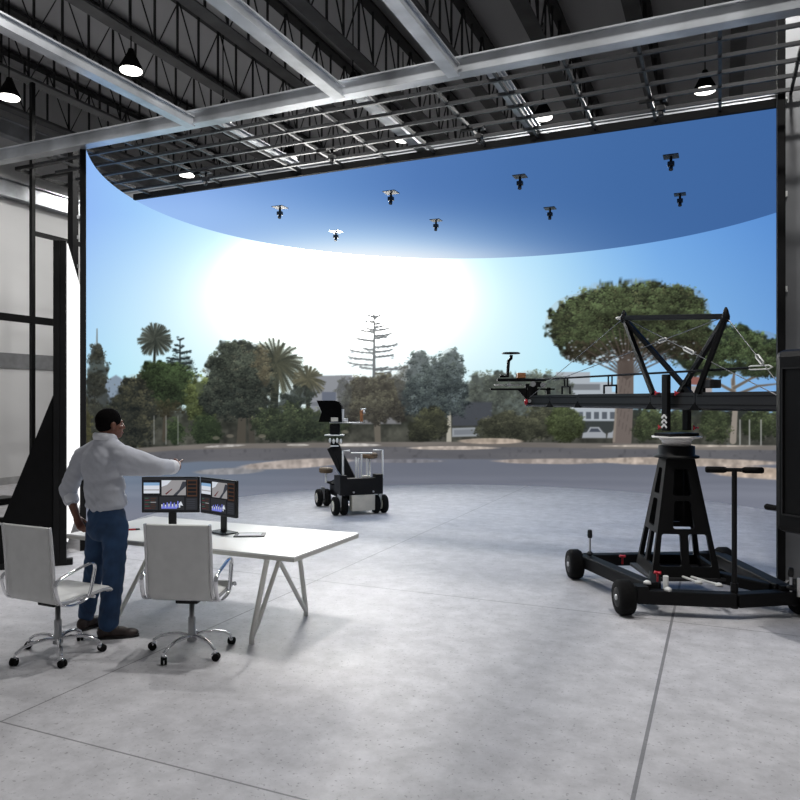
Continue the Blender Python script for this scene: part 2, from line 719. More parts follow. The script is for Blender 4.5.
def poly_mask(pts, soft=0.6):
    """anti-aliased convex or concave polygon by even-odd test with a soft edge"""
    pts = np.asarray(pts, float)
    x0, y0 = pts.min(0) - 2
    x1, y1 = pts.max(0) + 2
    j0, j1 = max(int((x0 - PX0) * PS), 0), min(int((x1 - PX0) * PS) + 1, PW)
    i0, i1 = max(int((y0 - PY0) * PS), 0), min(int((y1 - PY0) * PS) + 1, PH)
    X, Y = GX[i0:i1, j0:j1], GY[i0:i1, j0:j1]
    ins = np.zeros(X.shape, bool)
    dist = np.full(X.shape, 1e9)
    n = len(pts)
    for k in range(n):
        (xa, ya), (xb, yb) = pts[k], pts[(k + 1) % n]
        if ya != yb:
            c = ((ya > Y) != (yb > Y)) & (X < (xb - xa) * (Y - ya) / (yb - ya) + xa)
            ins ^= c
        L2 = (xb - xa) ** 2 + (yb - ya) ** 2 + 1e-9
        t = np.clip(((X - xa) * (xb - xa) + (Y - ya) * (yb - ya)) / L2, 0, 1)
        dist = np.minimum(dist, np.hypot(X - xa - t * (xb - xa), Y - ya - t * (yb - ya)))
    sd = np.where(ins, dist, -dist)
    return np.clip(0.5 + sd / (2 * soft), 0, 1), ins, i0, j0


def poly(pts, col, soft=0.6, alpha=1.0, pid=None, tex=0.0):
    m, ins, i0, j0 = poly_mask(pts, soft)
    c = np.ones(m.shape + (3,)) * np.asarray(col, float)
    if tex:
        h, w = m.shape
        c = c * (1 + tex * (NO2[i0:i0 + h, j0:j0 + w] + NOI[i0:i0 + h, j0:j0 + w] - 1.0)[..., None] * 2)
    blend(m * alpha, c, i0, j0)
    if pid is not None:
        h, w = m.shape
        IDS[i0:i0 + h, j0:j0 + w][ins] = pid


def stroke(pts, w, col, alpha=1.0, pid=None):
    """tapered line through points; w a number or (start, end)"""
    w0, w1 = (w, w) if isinstance(w, (int, float)) else w
    n = len(pts) - 1
    for k in range(n):
        (xa, ya), (xb, yb) = pts[k], pts[k + 1]
        r0, r1 = w0 + (w1 - w0) * k / n, w0 + (w1 - w0) * (k + 1) / n
        rr = max(r0, r1)
        j0, j1 = max(int((min(xa, xb) - rr - 1.5 - PX0) * PS), 0), min(int((max(xa, xb) + rr + 1.5 - PX0) * PS) + 2, PW)
        i0, i1 = max(int((min(ya, yb) - rr - 1.5 - PY0) * PS), 0), min(int((max(ya, yb) + rr + 1.5 - PY0) * PS) + 2, PH)
        if i1 <= i0 or j1 <= j0:
            continue
        X, Y = GX[i0:i1, j0:j1], GY[i0:i1, j0:j1]
        L2 = (xb - xa) ** 2 + (yb - ya) ** 2 + 1e-9
        t = np.clip(((X - xa) * (xb - xa) + (Y - ya) * (yb - ya)) / L2, 0, 1)
        d = np.hypot(X - xa - t * (xb - xa), Y - ya - t * (yb - ya))
        m = np.clip(0.5 + ((r0 + (r1 - r0) * t) / 2 - d) / 0.9, 0, 1) * alpha
        blend(m, col, i0, j0)
        if pid is not None:
            IDS[i0:i1, j0:j1][d < (r0 + (r1 - r0) * t) / 2 + 0.6] = pid


def splat(x, y, rx, ry, col, a):
    j0, j1 = max(int((x - rx - 1 - PX0) * PS), 0), min(int((x + rx + 1 - PX0) * PS) + 2, PW)
    i0, i1 = max(int((y - ry - 1 - PY0) * PS), 0), min(int((y + ry + 1 - PY0) * PS) + 2, PH)
    if i1 <= i0 or j1 <= j0:
        return
    X, Y = GX[i0:i1, j0:j1], GY[i0:i1, j0:j1]
    d = np.hypot((X - x) / rx, (Y - y) / ry)
    blend(np.clip((1.15 - d) / 0.45, 0, 1) * a, col, i0, j0)


def canopy(ells, dark, light, n, r=(0.8, 1.9), pid=None, back=0.93, ragged=1.08, tint=None, sun=0.55, seed=0):
    """leafy crown of overlapping ellipses (cx, cy, rx, ry): shaded core, leaf clumps with lit tops, ragged rim"""
    rg = np.random.default_rng(seed + 11)
    dark, light = np.asarray(dark, float), np.asarray(light, float)
    dark = dark * 0.78
    grey = light.mean()
    light = (light * 0.76 + grey * 0.20) * np.array((0.97, 1.03, 0.96))
    for cx, cy, rx, ry in ells:
        j0, j1 = max(int((cx - rx * 1.2 - PX0) * PS), 0), min(int((cx + rx * 1.2 - PX0) * PS) + 1, PW)
        i0, i1 = max(int((cy - ry * 1.2 - PY0) * PS), 0), min(int((cy + ry * 1.2 - PY0) * PS) + 1, PH)
        X, Y = GX[i0:i1, j0:j1], GY[i0:i1, j0:j1]
        d = np.hypot((X - cx) / rx, (Y - cy) / ry) + (NOI[i0:i1, j0:j1] - 0.5) * 0.5 + (NO2[i0:i1, j0:j1] - 0.5) * 0.45
        m = np.clip((0.99 - d) / 0.16, 0, 1) * back
        c = dark * (0.75 + 0.7 * NOI[i0:i1, j0:j1])[..., None]
        blend(m, c, i0, j0)
        if pid is not None:
            IDS[i0:i1, j0:j1][np.hypot((X - cx) / rx, (Y - cy) / ry) < 1.0] = pid
    area = np.array([e[2] * e[3] for e in ells])
    ymin = min(e[1] - e[3] for e in ells)
    ymax = max(e[1] + e[3] for e in ells)
    leaves = 16
    nc = max(int(n * 1.9 / leaves), 6)
    rm = (r[0] + r[1]) / 2
    cl = []
    for k in rg.choice(len(ells), nc, p=area / area.sum()):
        cx, cy, rx, ry = ells[k]
        a = rg.random() * 2 * PI
        q = math.sqrt(rg.random()) * (ragged - 0.08)
        s = rm * (1.6 + 2.0 * rg.random())
        if q > 0.8:
            s *= 0.75
        cl.append((cx + math.cos(a) * q * rx, cy + math.sin(a) * q * ry, s, -(math.sin(a) * q), rg.normal() * 0.12, rg.random()))
    cl.sort(key=lambda c: c[1] * 0.6 + c[5] * 25)
    for (x0, y0, s, loc, jit, tn) in cl:
        up = 1 - (y0 - ymin) / (ymax - ymin + 1e-6)
        i, j = min(max(int((y0 - PY0) * PS), 0), PH - 1), min(max(int((x0 - PX0) * PS), 0), PW - 1)
        f0 = 0.06 + sun * up * 0.62 + 0.16 * loc + (NO2[i, j] - 0.5) * 0.9 + jit
        for _ in range(leaves):
            dx, dy = rg.normal() * s * 0.62, rg.normal() * s * 0.5
            f = f0 - 0.30 * dy / s + rg.normal() * 0.16
            f = min(max(f, -0.25), 1.2)
            c = dark + (light - dark) * f
            if tint is not None and tn < 0.16:
                c = c * 0.65 + np.asarray(tint, float) * 0.35 * (0.5 + f)
            rr = rm * (0.36 + 0.42 * rg.random())
            splat(x0 + dx, y0 + dy, rr * 1.2, rr * 0.8, np.maximum(c, 8), 0.58)


def palm(cx, cy, R_, col, light, pid, fr=26, droop=0.5, seed=0, trunk=None, tw=4.0, arcs=1.72):
    rg = np.random.default_rng(seed + 5)
    if trunk:
        stroke([(cx, cy), trunk], (tw, tw * 1.15), np.array(col) * 0.85, 1, pid)
        for k in range(14):
            t = k / 14
            stroke([(cx - tw / 2 + (trunk[0] - cx) * t, cy + (trunk[1] - cy) * t), (cx + tw / 2 + (trunk[0] - cx) * t, cy + 1.5 + (trunk[1] - cy) * t)], 0.7, np.array(light), 0.5)
    for k in range(fr):
        a = -PI / 2 + (k / (fr - 1) - 0.5) * PI * arcs + rg.normal() * 0.07
        L = R_ * (0.82 + 0.22 * rg.random())
        pts = []
        for s in range(8):
            t = s / 7
            x = cx + math.cos(a) * L * t
            y = cy + math.sin(a) * L * t + droop * R_ * t * t * (0.35 + 0.4 * abs(math.cos(a)))
            pts.append((x, y))
        sh = rg.random()
        c = np.array(col) * (1 - sh) + np.array(light) * sh
        stroke(pts, (1.3, 0.6), c, 0.95, pid if k % 1 == 0 else None)
        for s in range(1, 8):
            x, y = pts[s]
            dx, dy = pts[s][0] - pts[s - 1][0], pts[s][1] - pts[s - 1][1]
            n_ = math.hypot(dx, dy) + 1e-6
            dx, dy = dx / n_, dy / n_
            ll = R_ * 0.17 * (1.1 - 0.5 * s / 7)
            for sg in (-1, 1):
                for q in (0.0, 0.5):
                    bx, by = x - dx * q * n_, y - dy * q * n_
                    ex = bx + (dx * 0.8 - dy * sg * 0.6) * ll
                    ey = by + (dy * 0.8 + dx * sg * 0.6) * ll + ll * 0.25
                    stroke([(bx, by), (ex, ey)], (0.9, 0.4), c * (0.85 + 0.3 * rg.random()), 0.85)


def araucaria(cx, y0, y1, spread, col, tiers, pid, seed=0, faint=0.0):
    rg = np.random.default_rng(seed)
    stroke([(cx, y0), (cx, y1)], (0.9, 3.0), col, 1, pid)
    for k in range(tiers):
        t = (k + 0.6) / tiers
        y = y0 + (y1 - y0) * t
        for sg in (-1, 1):
            L = spread * (0.10 + 0.9 * t ** 0.85) * (0.45 + 0.65 * rg.random())
            y += rg.normal() * 0.5 * (y1 - y0) / tiers
            pts = [(cx + sg * L * q, y - L * 0.06 * q + L * 0.30 * q * q * (0.6 - q * 0.7) - 1.2 * q) for q in (0, 0.3, 0.6, 0.85, 1.0)]
            al = (1.0 - faint) if sg < 0 else 1.0
            stroke(pts, (1.5, 0.8), col, al, pid)
            for q in range(int(L / 1.6)):
                s = rg.random() ** 0.7
                splat(cx + sg * L * s, y - 1.2 * s + rg.normal() * 0.9, 1.7, 0.8, np.array(col) * (0.85 + 0.4 * rg.random()), 0.75 * al)


# --- far hill, houses
pid = new_id('pictured_hill', 'pale blue hill shown at the left end of the screen')
poly([(84, 400), (100, 384), (116, 375), (124, 380), (140, 395), (150, 425), (84, 430)], (132, 152, 176), 1.0, 1, pid)
hz = new_id('pictured_garden', None)
# dense band of planting behind everything
canopy([(x, 424 + (x * 7) % 9, 26, 24) for x in range(90, 960, 26)], (46, 50, 42), (92, 96, 66), 5200, (1.0, 2.4), hz, 0.95, seed=1)
poly([(84, 409), (300, 411), (470, 414), (560, 418), (960, 414), (960, 446), (84, 446)], (50, 52, 44), 3, 0.92, hz, 0.3)
poly([(84, 428), (960, 428), (960, 446), (84, 446)], (70, 69, 61), 3, 0.7, hz, 0.3)
hs = new_id('pictured_house', 'grey flat roofed house shown behind the tall araucaria')
poly([(311, 376), (352, 375), (352, 422), (311, 422)], (138, 142, 152), 0.6, 1, hs)
poly([(352, 377), (401, 378), (401, 424), (352, 424)], (120, 120, 124), 0.6, 1, hs)
poly([(322, 392), (336, 392), (336, 401), (322, 401)], (96, 104, 124), 0.5)
poly([(311, 402), (352, 402), (352, 406), (311, 406)], (112, 116, 126), 0.5)
h2 = new_id('pictured_villa', 'pale white villa with windows shown behind the crane arm')
poly([(556, 372), (590, 372), (590, 382), (612, 382), (612, 392), (630, 392), (630, 432), (556, 432)], (176, 186, 198), 0.6, 1, h2)
poly([(556, 384), (600, 384), (600, 390), (556, 390)], (120, 126, 134), 0.5)
for wx in (578, 586, 594, 602, 610):
    poly([(wx, 412), (wx + 5, 412), (wx + 5, 419), (wx, 419)], (84, 92, 104), 0.4)
poly([(560, 404), (625, 404), (625, 408), (560, 408)], (205, 212, 222), 0.5)
poly([(575, 421), (625, 421), (625, 433), (575, 433)], (52, 58, 58), 0.6)
h3 = new_id('pictured_red_roof', 'brick red tiled roof shown under the second pine')
poly([(684, 384), (690, 376), (708, 378), (712, 386)], (150, 88, 80), 0.6, 1, h3)
poly([(684, 386), (712, 386), (712, 396), (684, 396)], (160, 152, 150), 0.5)

# --- trees, far to near
t = new_id('pictured_far_trees', 'hazy far trees shown left of the crane platform')
canopy([(484, 392, 20, 20), (503, 388, 18, 16), (530, 386, 22, 16), (475, 405, 18, 16), (515, 402, 32, 18), (550, 392, 24, 20)], (84, 92, 84), (136, 142, 128), 1500, (0.8, 1.7), t, 0.9, 1.15, seed=2)
poly([(452, 402), (492, 402), (492, 426), (452, 426)], (66, 70, 80), 1.2, 0.9, t)
poly([(452, 428), (484, 427), (484, 436), (452, 437)], (150, 156, 164), 0.6, 1, t)
poly([(454, 430), (482, 429), (482, 434), (454, 435)], (120, 126, 136), 0.5)
poly([(484, 418), (545, 416), (545, 440), (484, 440)], (96, 92, 80), 1.5, 0.8, t, 0.3)

t = new_id('pictured_conifer', 'slender conifer shown at the far left edge of the screen')
stroke([(97, 329), (97, 346)], (0.8, 1.4), (86, 84, 78), 0.7, t)
canopy([(97, 352, 6, 10), (97, 375, 11, 24), (96, 402, 13, 30), (95, 428, 14, 22)], (54, 56, 48), (104, 100, 88), 1100, (0.7, 1.5), t, 0.8, 1.22, (120, 104, 74), 0.3, seed=3)
canopy([(86, 430, 6, 30)], (70, 66, 36), (120, 112, 60), 200, (0.7, 1.4), t, 0.85, 1.15, seed=4)

t = new_id('pictured_date_palm', 'tall date palm shown against the pale sky, left part of the screen')
palm(155, 339, 16.5, (38, 44, 40), (84, 90, 80), t, 40, 0.12, 1, (154, 372), 2.2, 1.85)
t = new_id('pictured_araucaria', 'small dark araucaria shown right of the tall date palm')
araucaria(180, 339, 390, 25, (38, 50, 53), 13, t, 2)
canopy([(181, 368, 14, 14)], (48, 60, 60), (70, 84, 84), 200, (0.7, 1.2), None, 0.35, 1.2, seed=7)
t = new_id('pictured_round_pine', 'round deep green pine shown below the date palm')
stroke([(166, 398), (164, 440)], (3, 4), (70, 62, 50), 1, t)
canopy([(158, 378, 21, 17), (176, 380, 20, 18), (167, 394, 26, 18)], (38, 50, 30), (88, 116, 60), 2700, (0.8, 1.7), t, 0.99, 1.0, None, 0.75, seed=8)
canopy([(166, 408, 20, 8)], (52, 48, 32), (84, 74, 46), 300, (0.8, 1.6), t, 0.5, 1.1, seed=9)
t = new_id('pictured_brown_tree', 'brownish broad tree shown beside the head of the standing person')
canopy([(134, 392, 14, 18), (126, 414, 17, 26), (146, 412, 14, 22), (134, 432, 22, 18)], (44, 47, 40), (118, 104, 72), 1500, (0.9, 1.9), t, 0.97, 1.08, None, 0.5, seed=10)
t = new_id('pictured_bush', 'yellow green shrubs shown between the round pine and the large grey tree')
canopy([(200, 392, 14, 16), (202, 412, 14, 14), (192, 402, 8, 16)], (62, 72, 34), (138, 150, 70), 800, (0.9, 1.8), t, 0.9, 1.1, seed=12)
canopy([(175, 432, 10, 14), (206, 430, 16, 18)], (40, 54, 32), (84, 104, 54), 700, (0.8, 1.6), t, 0.95, 1.08, seed=13)
for x in (154, 166, 178):
    stroke([(x, 416), (x, 444)], (0.9, 1.1), (150, 152, 148), 0.7)

t = new_id('pictured_grove_palm', 'big date palm shown right of the large grey tree')
palm(276, 363, 29, (40, 46, 38), (92, 96, 76), t, 34, 0.34, 3, (273, 430), 7.5, 1.8)
palm(276, 364, 25, (36, 42, 34), (84, 84, 62), t, 30, 0.5, 4, None, 4, 1.95)
t = new_id('pictured_small_palm', 'smaller date palm shown left of the grey house')
palm(308, 379, 16, (58, 60, 46), (108, 102, 74), t, 30, 0.3, 5, (308, 420), 3.6, 1.9)
canopy([(300, 396, 16, 10), (290, 404, 14, 12)], (40, 48, 44), (74, 82, 74), 450, (0.8, 1.5), t, 0.8, 1.15, seed=15)
t = new_id('pictured_grey_tree', 'large grey green leafy tree shown behind the twin monitors')
stroke([(243, 400), (241, 443)], (7, 9), (74, 68, 58), 1, t)
stroke([(250, 400), (252, 443)], (5, 6), (66, 62, 54), 1, t)
canopy([(240, 360, 26, 20), (222, 372, 18, 20), (256, 376, 18, 26), (232, 396, 32, 24), (216, 398, 14, 18), (252, 404, 20, 14)], (42, 49, 43), (108, 115, 98), 4200, (0.8, 1.8), t, 0.96, 1.1, (140, 122, 92), 0.6, seed=16)
canopy([(262, 362, 8, 16), (266, 376, 5, 12)], (84, 76, 56), (150, 132, 98), 350, (0.8, 1.5), t, 0.5, 1.15, seed=17)
t = new_id('pictured_shrubbery', 'mixed green shrubs shown along the low wall, left half')
canopy([(270, 424, 20, 18), (292, 420, 16, 18), (312, 424, 16, 16), (334, 424, 14, 16), (300, 434, 40, 8)], (44, 54, 38), (98, 112, 66), 1900, (0.8, 1.8), t, 0.92, 1.08, (150, 150, 90), 0.4, seed=18)
for (x, y) in ((230, 436), (262, 436), (216, 438), (345, 432)):
    splat(x, y, 4, 2, (150, 138, 120), 0.5)

t = new_id('pictured_tall_araucaria', 'tall araucaria with bare whorled branches shown against the sun glare')
araucaria(374, 309, 380, 34, (98, 104, 110), 13, t, 6, 0.35)
t = new_id('pictured_olive_tree', 'dusty brown round tree shown under the tall araucaria')
stroke([(376, 405), (378, 442)], (7, 6), (104, 96, 84), 1, t)
canopy([(362, 396, 18, 20), (384, 394, 20, 22), (372, 408, 24, 16), (398, 400, 12, 22), (352, 404, 10, 20)], (70, 66, 56), (136, 124, 100), 2300, (0.8, 1.8), t, 0.95, 1.1, (96, 100, 98), 0.45, seed=20)
canopy([(404, 384, 10, 18), (344, 396, 8, 18)], (86, 88, 86), (130, 128, 120), 500, (0.7, 1.4), t, 0.6, 1.15, seed=21)
t = new_id('pictured_twin_trees', 'pair of blue grey tall trees shown at the centre of the screen')
stroke([(449, 410), (449, 442)], (3.5, 5), (182, 176, 160), 1, t)
canopy([(420, 374, 13, 24), (418, 398, 17, 20), (436, 380, 12, 22), (450, 372, 14, 24), (452, 396, 17, 22), (434, 406, 18, 16)], (54, 65, 68), (122, 136, 140), 3600, (0.7, 1.6), t, 0.72, 1.14, (100, 110, 90), 0.55, seed=22)
canopy([(432, 424, 16, 18), (420, 430, 14, 12)], (52, 54, 40), (108, 104, 66), 900, (0.8, 1.7), t, 0.95, 1.08, seed=23)
t = new_id('pictured_low_bush', 'low dusty bushes shown beneath the crane platform')
canopy([(490, 430, 14, 12), (508, 424, 16, 14), (524, 428, 16, 14), (540, 422, 16, 18)], (60, 62, 46), (122, 116, 84), 1500, (0.8, 1.8), t, 0.9, 1.1, seed=24)
t = new_id('pictured_green_shrub', 'bright green round shrub shown under the crane arm')
canopy([(565, 424, 19, 18)], (58, 68, 34), (128, 144, 78), 900, (0.8, 1.8), t, 0.95, 1.06, seed=25)
for cx in (594, 619):
    c_ = new_id('pictured_car', 'silver parked car shown %s' % ('beside the green shrub' if cx == 594 else 'next to the big pine trunk'))
    poly([(cx - 12, 438), (cx - 11, 433), (cx - 7, 432), (cx - 4, 427), (cx + 5, 427), (cx + 9, 432), (cx + 12, 434), (cx + 12, 438)], (160, 166, 176), 0.5, 1, c_)
    poly([(cx - 5, 432), (cx - 3, 428.5), (cx + 4, 428.5), (cx + 7, 432)], (66, 74, 88), 0.4)

# umbrella pines
t = new_id('pictured_second_pine', 'second umbrella pine shown at the right end of the screen')
stroke([(733, 380), (735, 412), (733, 441)], (4, 6.5), (150, 138, 126), 1, t)
for b in ([(734, 392), (712, 380), (690, 372)], [(734, 388), (752, 378), (772, 372)], [(733, 384), (735, 365)], [(733, 396), (758, 386), (776, 384)]):
    stroke(b, (3, 1.2), (110, 98, 88), 1, t)
canopy([(700, 356, 32, 16), (728, 344, 34, 20), (756, 350, 32, 20), (780, 360, 30, 18), (712, 368, 26, 10), (760, 368, 30, 10), (815, 366, 30, 18)], (46, 56, 36), (118, 146, 84), 3600, (0.8, 1.8), t, 0.95, 1.08, (104, 92, 70), 0.85, seed=27)
t = new_id('pictured_umbrella_pine', 'huge umbrella pine with flat domed crown shown at right of centre')
stroke([(626, 345), (625, 400), (622, 441)], (15, 19), (112, 98, 92), 1, t)
stroke([(618, 380), (614, 441)], (2.0, 2.4), (150, 136, 122), 0.8)
for k in range(26):
    x = 618 + (k % 9) * 1.7
    stroke([(x, 360 + (k * 13) % 70), (x - 1, 366 + (k * 13) % 70)], 0.9, (84, 72, 68), 0.6)
canopy([(578, 324, 33, 30), (604, 310, 36, 27), (640, 302, 40, 23), (676, 310, 34, 26), (694, 326, 20, 24), (630, 330, 60, 24), (586, 344, 28, 18), (650, 340, 50, 14), (690, 345, 22, 12)], (50, 56, 38), (116, 136, 80), 8600, (0.8, 1.9), t, 0.98, 1.0, (106, 92, 66), 0.95, seed=28)
canopy([(590, 352, 28, 12), (622, 350, 36, 12), (665, 350, 40, 12)], (58, 50, 40), (98, 88, 64), 1300, (0.8, 1.8), t, 0.35, 1.1, (150, 145, 140), 0.3, seed=29)
for k in range(16):
    a = -PI * 0.93 + PI * 0.86 * (k + 0.5) / 16
    L = 28 + 22 * abs(math.cos(a))
    pts = [(627 + math.cos(a) * L * q, 378 + math.sin(a) * 42 * q ** 0.8 - 10 * q) for q in (0.0, 0.35, 0.7, 1.0)]
    stroke(pts, (2.6, 0.8), (86, 74, 68), 0.75)
for k in range(60):
    splat(568 + RNG.random() * 130, 338 + RNG.random() * 24, 1.3, 0.9, (176, 186, 200), 0.55)
for k in range(14):
    splat(596 + RNG.random() * 22, 352 + RNG.random() * 14, 1.8, 1.2, (190, 215, 235), 0.8)
t = new_id('pictured_roadside_shrubs', 'round green shrubs shown behind the crane pedestal along the roadside')
canopy([(652, 424, 18, 16), (678, 426, 14, 14), (715, 426, 17, 17), (758, 424, 16, 16), (790, 424, 20, 20), (642, 430, 10, 12)], (48, 58, 34), (112, 126, 70), 2400, (0.8, 1.8), t, 0.93, 1.07, (96, 84, 60), 0.6, seed=31)
for x in (740, 749.5, 761):
    stroke([(x, 420), (x, 446)], (1.2, 1.4), (170, 170, 168), 0.9)
for k in range(5):
    canopy([(830 + k * 30, 390 + (k * 17) % 20, 26, 40)], (50, 56, 40), (104, 116, 76), 700, (0.9, 1.9), hz, 0.9, 1.1, seed=40 + k)

# muted greens
mute = ((IDS > 0) * 0.22)[..., None]
lum_ = CAN @ np.array((0.30, 0.59, 0.11))
CAN = CAN * (1 - mute) + (lum_[..., None] * np.array((1.0, 1.0, 0.97))) * mute
CAN = np.where((IDS > 0)[..., None], CAN * 0.96, CAN)

# --- sun haze over the planting in the middle
hzm = np.exp(-((GX - 350) / 120.0) ** 2 - ((GY - 325) / 60.0) ** 2) * 0.17
blend(hzm * (GY < 446), (236, 234, 226))
# the picture is hazier on the whole: lift it a little
blend(np.clip((GY - 350) / 60, 0, 1) * 0.07 * (GY < 446), (150, 160, 170))

# --- low wall, verge and road
vg = new_id('pictured_verge', 'sunlit dirt verge and low stone wall shown below the trees')
yb = 441 + 0.010 * np.abs(GX - 430) + (NO3 - 0.5) * 2 + np.where(GX < 200, (200 - GX) * 0.055, 0)
band = (GY > yb)
blend(np.clip((GY - yb) / 1.2, 0, 1), np.stack([96 + 36 * NO3, 92 + 34 * NO3, 90 + 30 * NO3], -1))
y2 = yb + 5
blend(np.clip((GY - y2) / 1.5, 0, 1), (94, 94, 99))
blend(np.clip((GY - y2) / 1.5, 0, 1) * np.clip(NO3 * 1.6 - 0.5, 0, 1) * 0.4, (128, 126, 128))
blend(np.clip((GY - y2) / 1.5, 0, 1) * np.clip(NOI * 2.2 - 1.3, 0, 1) * 0.5, (58, 58, 62))
IDS[band] = vg
rd = new_id('pictured_road', 'blue grey shaded road shown along the bottom of the screen')
y3 = y2 + 12 + np.where(GX < 200, (200 - GX) * 0.02, 0)
edge = np.clip((GY - y3) / 1.5, 0, 1)
blue = np.clip((330 - GX) / 200, 0, 1)
rc = np.stack([104 + 6 * NO3 - 2 * blue, 108 + 6 * NO3 + 8 * blue, 121 + 5 * NO3 + 14 * blue], -1)
far = np.clip((GY - 474) / 40, 0, 1)[..., None]
rc = rc * (1 - far) + np.array((122, 126, 140.0)) * far
blend(edge, rc)
IDS[GY > y3] = rd


def gravel(cx, cy, rx, ry, col, a=0.9, slope=0.0):
    d = np.hypot((GX - cx) / rx, (GY - cy - slope * (GX - cx)) / ry) + (NO3 - 0.5) * 0.5
    m = np.clip((1 - d) / 0.2, 0, 1) * a
    blend(m, np.asarray(col, float) * (1 + 0.5 * (NOI - 0.5))[..., None])


gravel(292, 464, 62, 5, (176, 164, 156), 0.9, -0.06)
gravel(230, 471, 40, 3.5, (160, 154, 150), 0.6, -0.03)
gravel(560, 461, 70, 3, (164, 152, 144), 0.85)
gravel(690, 462, 100, 4.5, (178, 164, 152), 0.9, 0.02)
gravel(765, 473, 60, 7, (184, 166, 150), 0.95, 0.05)
gravel(400, 461, 50, 2, (128, 126, 130), 0.7)
gravel(450, 448, 46, 2.0, (190, 178, 168), 0.9)
gravel(355, 445, 26, 1.6, (196, 192, 188), 0.9)
gravel(225, 446, 22, 1.3, (190, 186, 182), 0.8, -0.05)
gravel(298, 445, 12, 1.2, (200, 196, 190), 0.8)
gravel(490, 441, 34, 3.0, (186, 170, 156), 0.8)
gravel(680, 446, 90, 1.6, (186, 176, 166), 0.8)
# streaks of light across the road
for (yy, th, a) in ((478, 3, 0.10), (487, 2.5, 0.14), (494, 4, 0.2)):
    blend(np.exp(-((GY - yy - (NO3 - 0.5) * 6) / th) ** 2) * a * (GY > y3), (160, 164, 176))

# ------------------------------------------------------------------ the curved screen itself
SU, SV, SR = -3.35, 10.48, 5.42
ZTOP = 5.09
SUN_GAIN = 28.0
A0 = math.radians(222.4)
A1 = math.radians(-16.4)
zc = hall(SU, SV, 0)
STEP = 0.0125
NC = int(SR * (A0 - A1) / STEP)
detail_top = 4.3
zs = list(np.arange(0.0, detail_top, STEP)) + list(np.linspace(detail_top, ZTOP, 14))
NR = len(zs)
ang = A0 + (A1 - A0) * np.arange(NC + 1) / NC
U = SU + SR * np.cos(ang)
V = SV + SR * np.sin(ang)
WX, WY = CY * U + SY * V, -SY * U + CY * V


def picture_coords(X, Y, Z):
    """where a point of the screen lies in the panorama it was cut from"""
    return 400 + F * X / Y, 400 - F * (Z - H) / Y


def sample(px, py, img):
    fx = np.clip((px - PX0) * PS, 0, PW - 1.001)
    fy = np.clip((py - PY0) * PS, 0, PH - 1.001)
    ix, iy = fx.astype(int), fy.astype(int)
    tx, ty = (fx - ix)[..., None], (fy - iy)[..., None]
    return (img[iy, ix] * (1 - tx) + img[iy, ix + 1] * tx) * (1 - ty) + (img[iy + 1, ix] * (1 - tx) + img[iy + 1, ix + 1] * tx) * ty


ZZ, XX = np.meshgrid(zs, WX, indexing='ij')
_, YY = np.meshgrid(zs, WY, indexing='ij')
px, py = picture_coords(XX, YY, ZZ)
colr = lin(np.clip(sample(px, py, CAN), 0, 300))
pid_v = IDS[np.clip(((py - PY0) * PS).astype(int), 0, PH - 1), np.clip(((px - PX0) * PS).astype(int), 0, PW - 1)]
fid = pid_v[:-1, :-1]
# the sun on the panorama is far brighter than white
sun_d = np.sqrt(((px - 340) / 66.0) ** 2 + ((py - 290) / 38.0) ** 2)
colr = colr * (1 + np.where(pid_v == 0, SUN_GAIN / (1 + sun_d ** 6), 0))[..., None]
P3 = np.stack([XX, YY, ZZ], -1) - np.array(zc)

led = thing('led_wall', 'tall curved LED screen wall showing a sunny tree lined road', 'screen', zc)
m_sky = screen_mat('screen_sky', 1.0)
m_pic = screen_mat('screen_picture', 1.0, sample=False)
W_ = NC + 1
for k in range(0, len(PART_NAMES) + 1):
    ii, jj = np.nonzero(fid == k)
    if len(ii) < 12:
        continue
    q = np.stack([ii * W_ + jj, ii * W_ + jj + 1, (ii + 1) * W_ + jj + 1, (ii + 1) * W_ + jj], -1)
    used, inv_ = np.unique(q.ravel(), return_inverse=True)
    name, lab = ('pictured_sky', 'bright blue sky with sun glare shown on the screen') if k == 0 else PART_NAMES[k]
    me = bpy.data.meshes.new(name)
    me.vertices.add(len(used))
    me.vertices.foreach_set('co', P3.reshape(-1, 3)[used].ravel())
    me.loops.add(len(q) * 4)
    me.loops.foreach_set('vertex_index', inv_.astype(np.int32))
    me.polygons.add(len(q))
    me.polygons.foreach_set('loop_start', np.arange(len(q), dtype=np.int32) * 4)
    me.polygons.foreach_set('loop_total', np.full(len(q), 4, np.int32))
    me.update(calc_edges=True)
    at_ = me.color_attributes.new('picture', 'FLOAT_COLOR', 'POINT')
    c4 = np.ones((len(used), 4))
    c4[:, :3] = colr.reshape(-1, 3)[used]
    at_.data.foreach_set('color', c4.ravel())
    me.materials.append(m_sky if k == 0 else m_pic)
    o = bpy.data.objects.new(name, me)
    COL.objects.link(o)
    o.parent = led
    if lab:
        o['label'] = lab
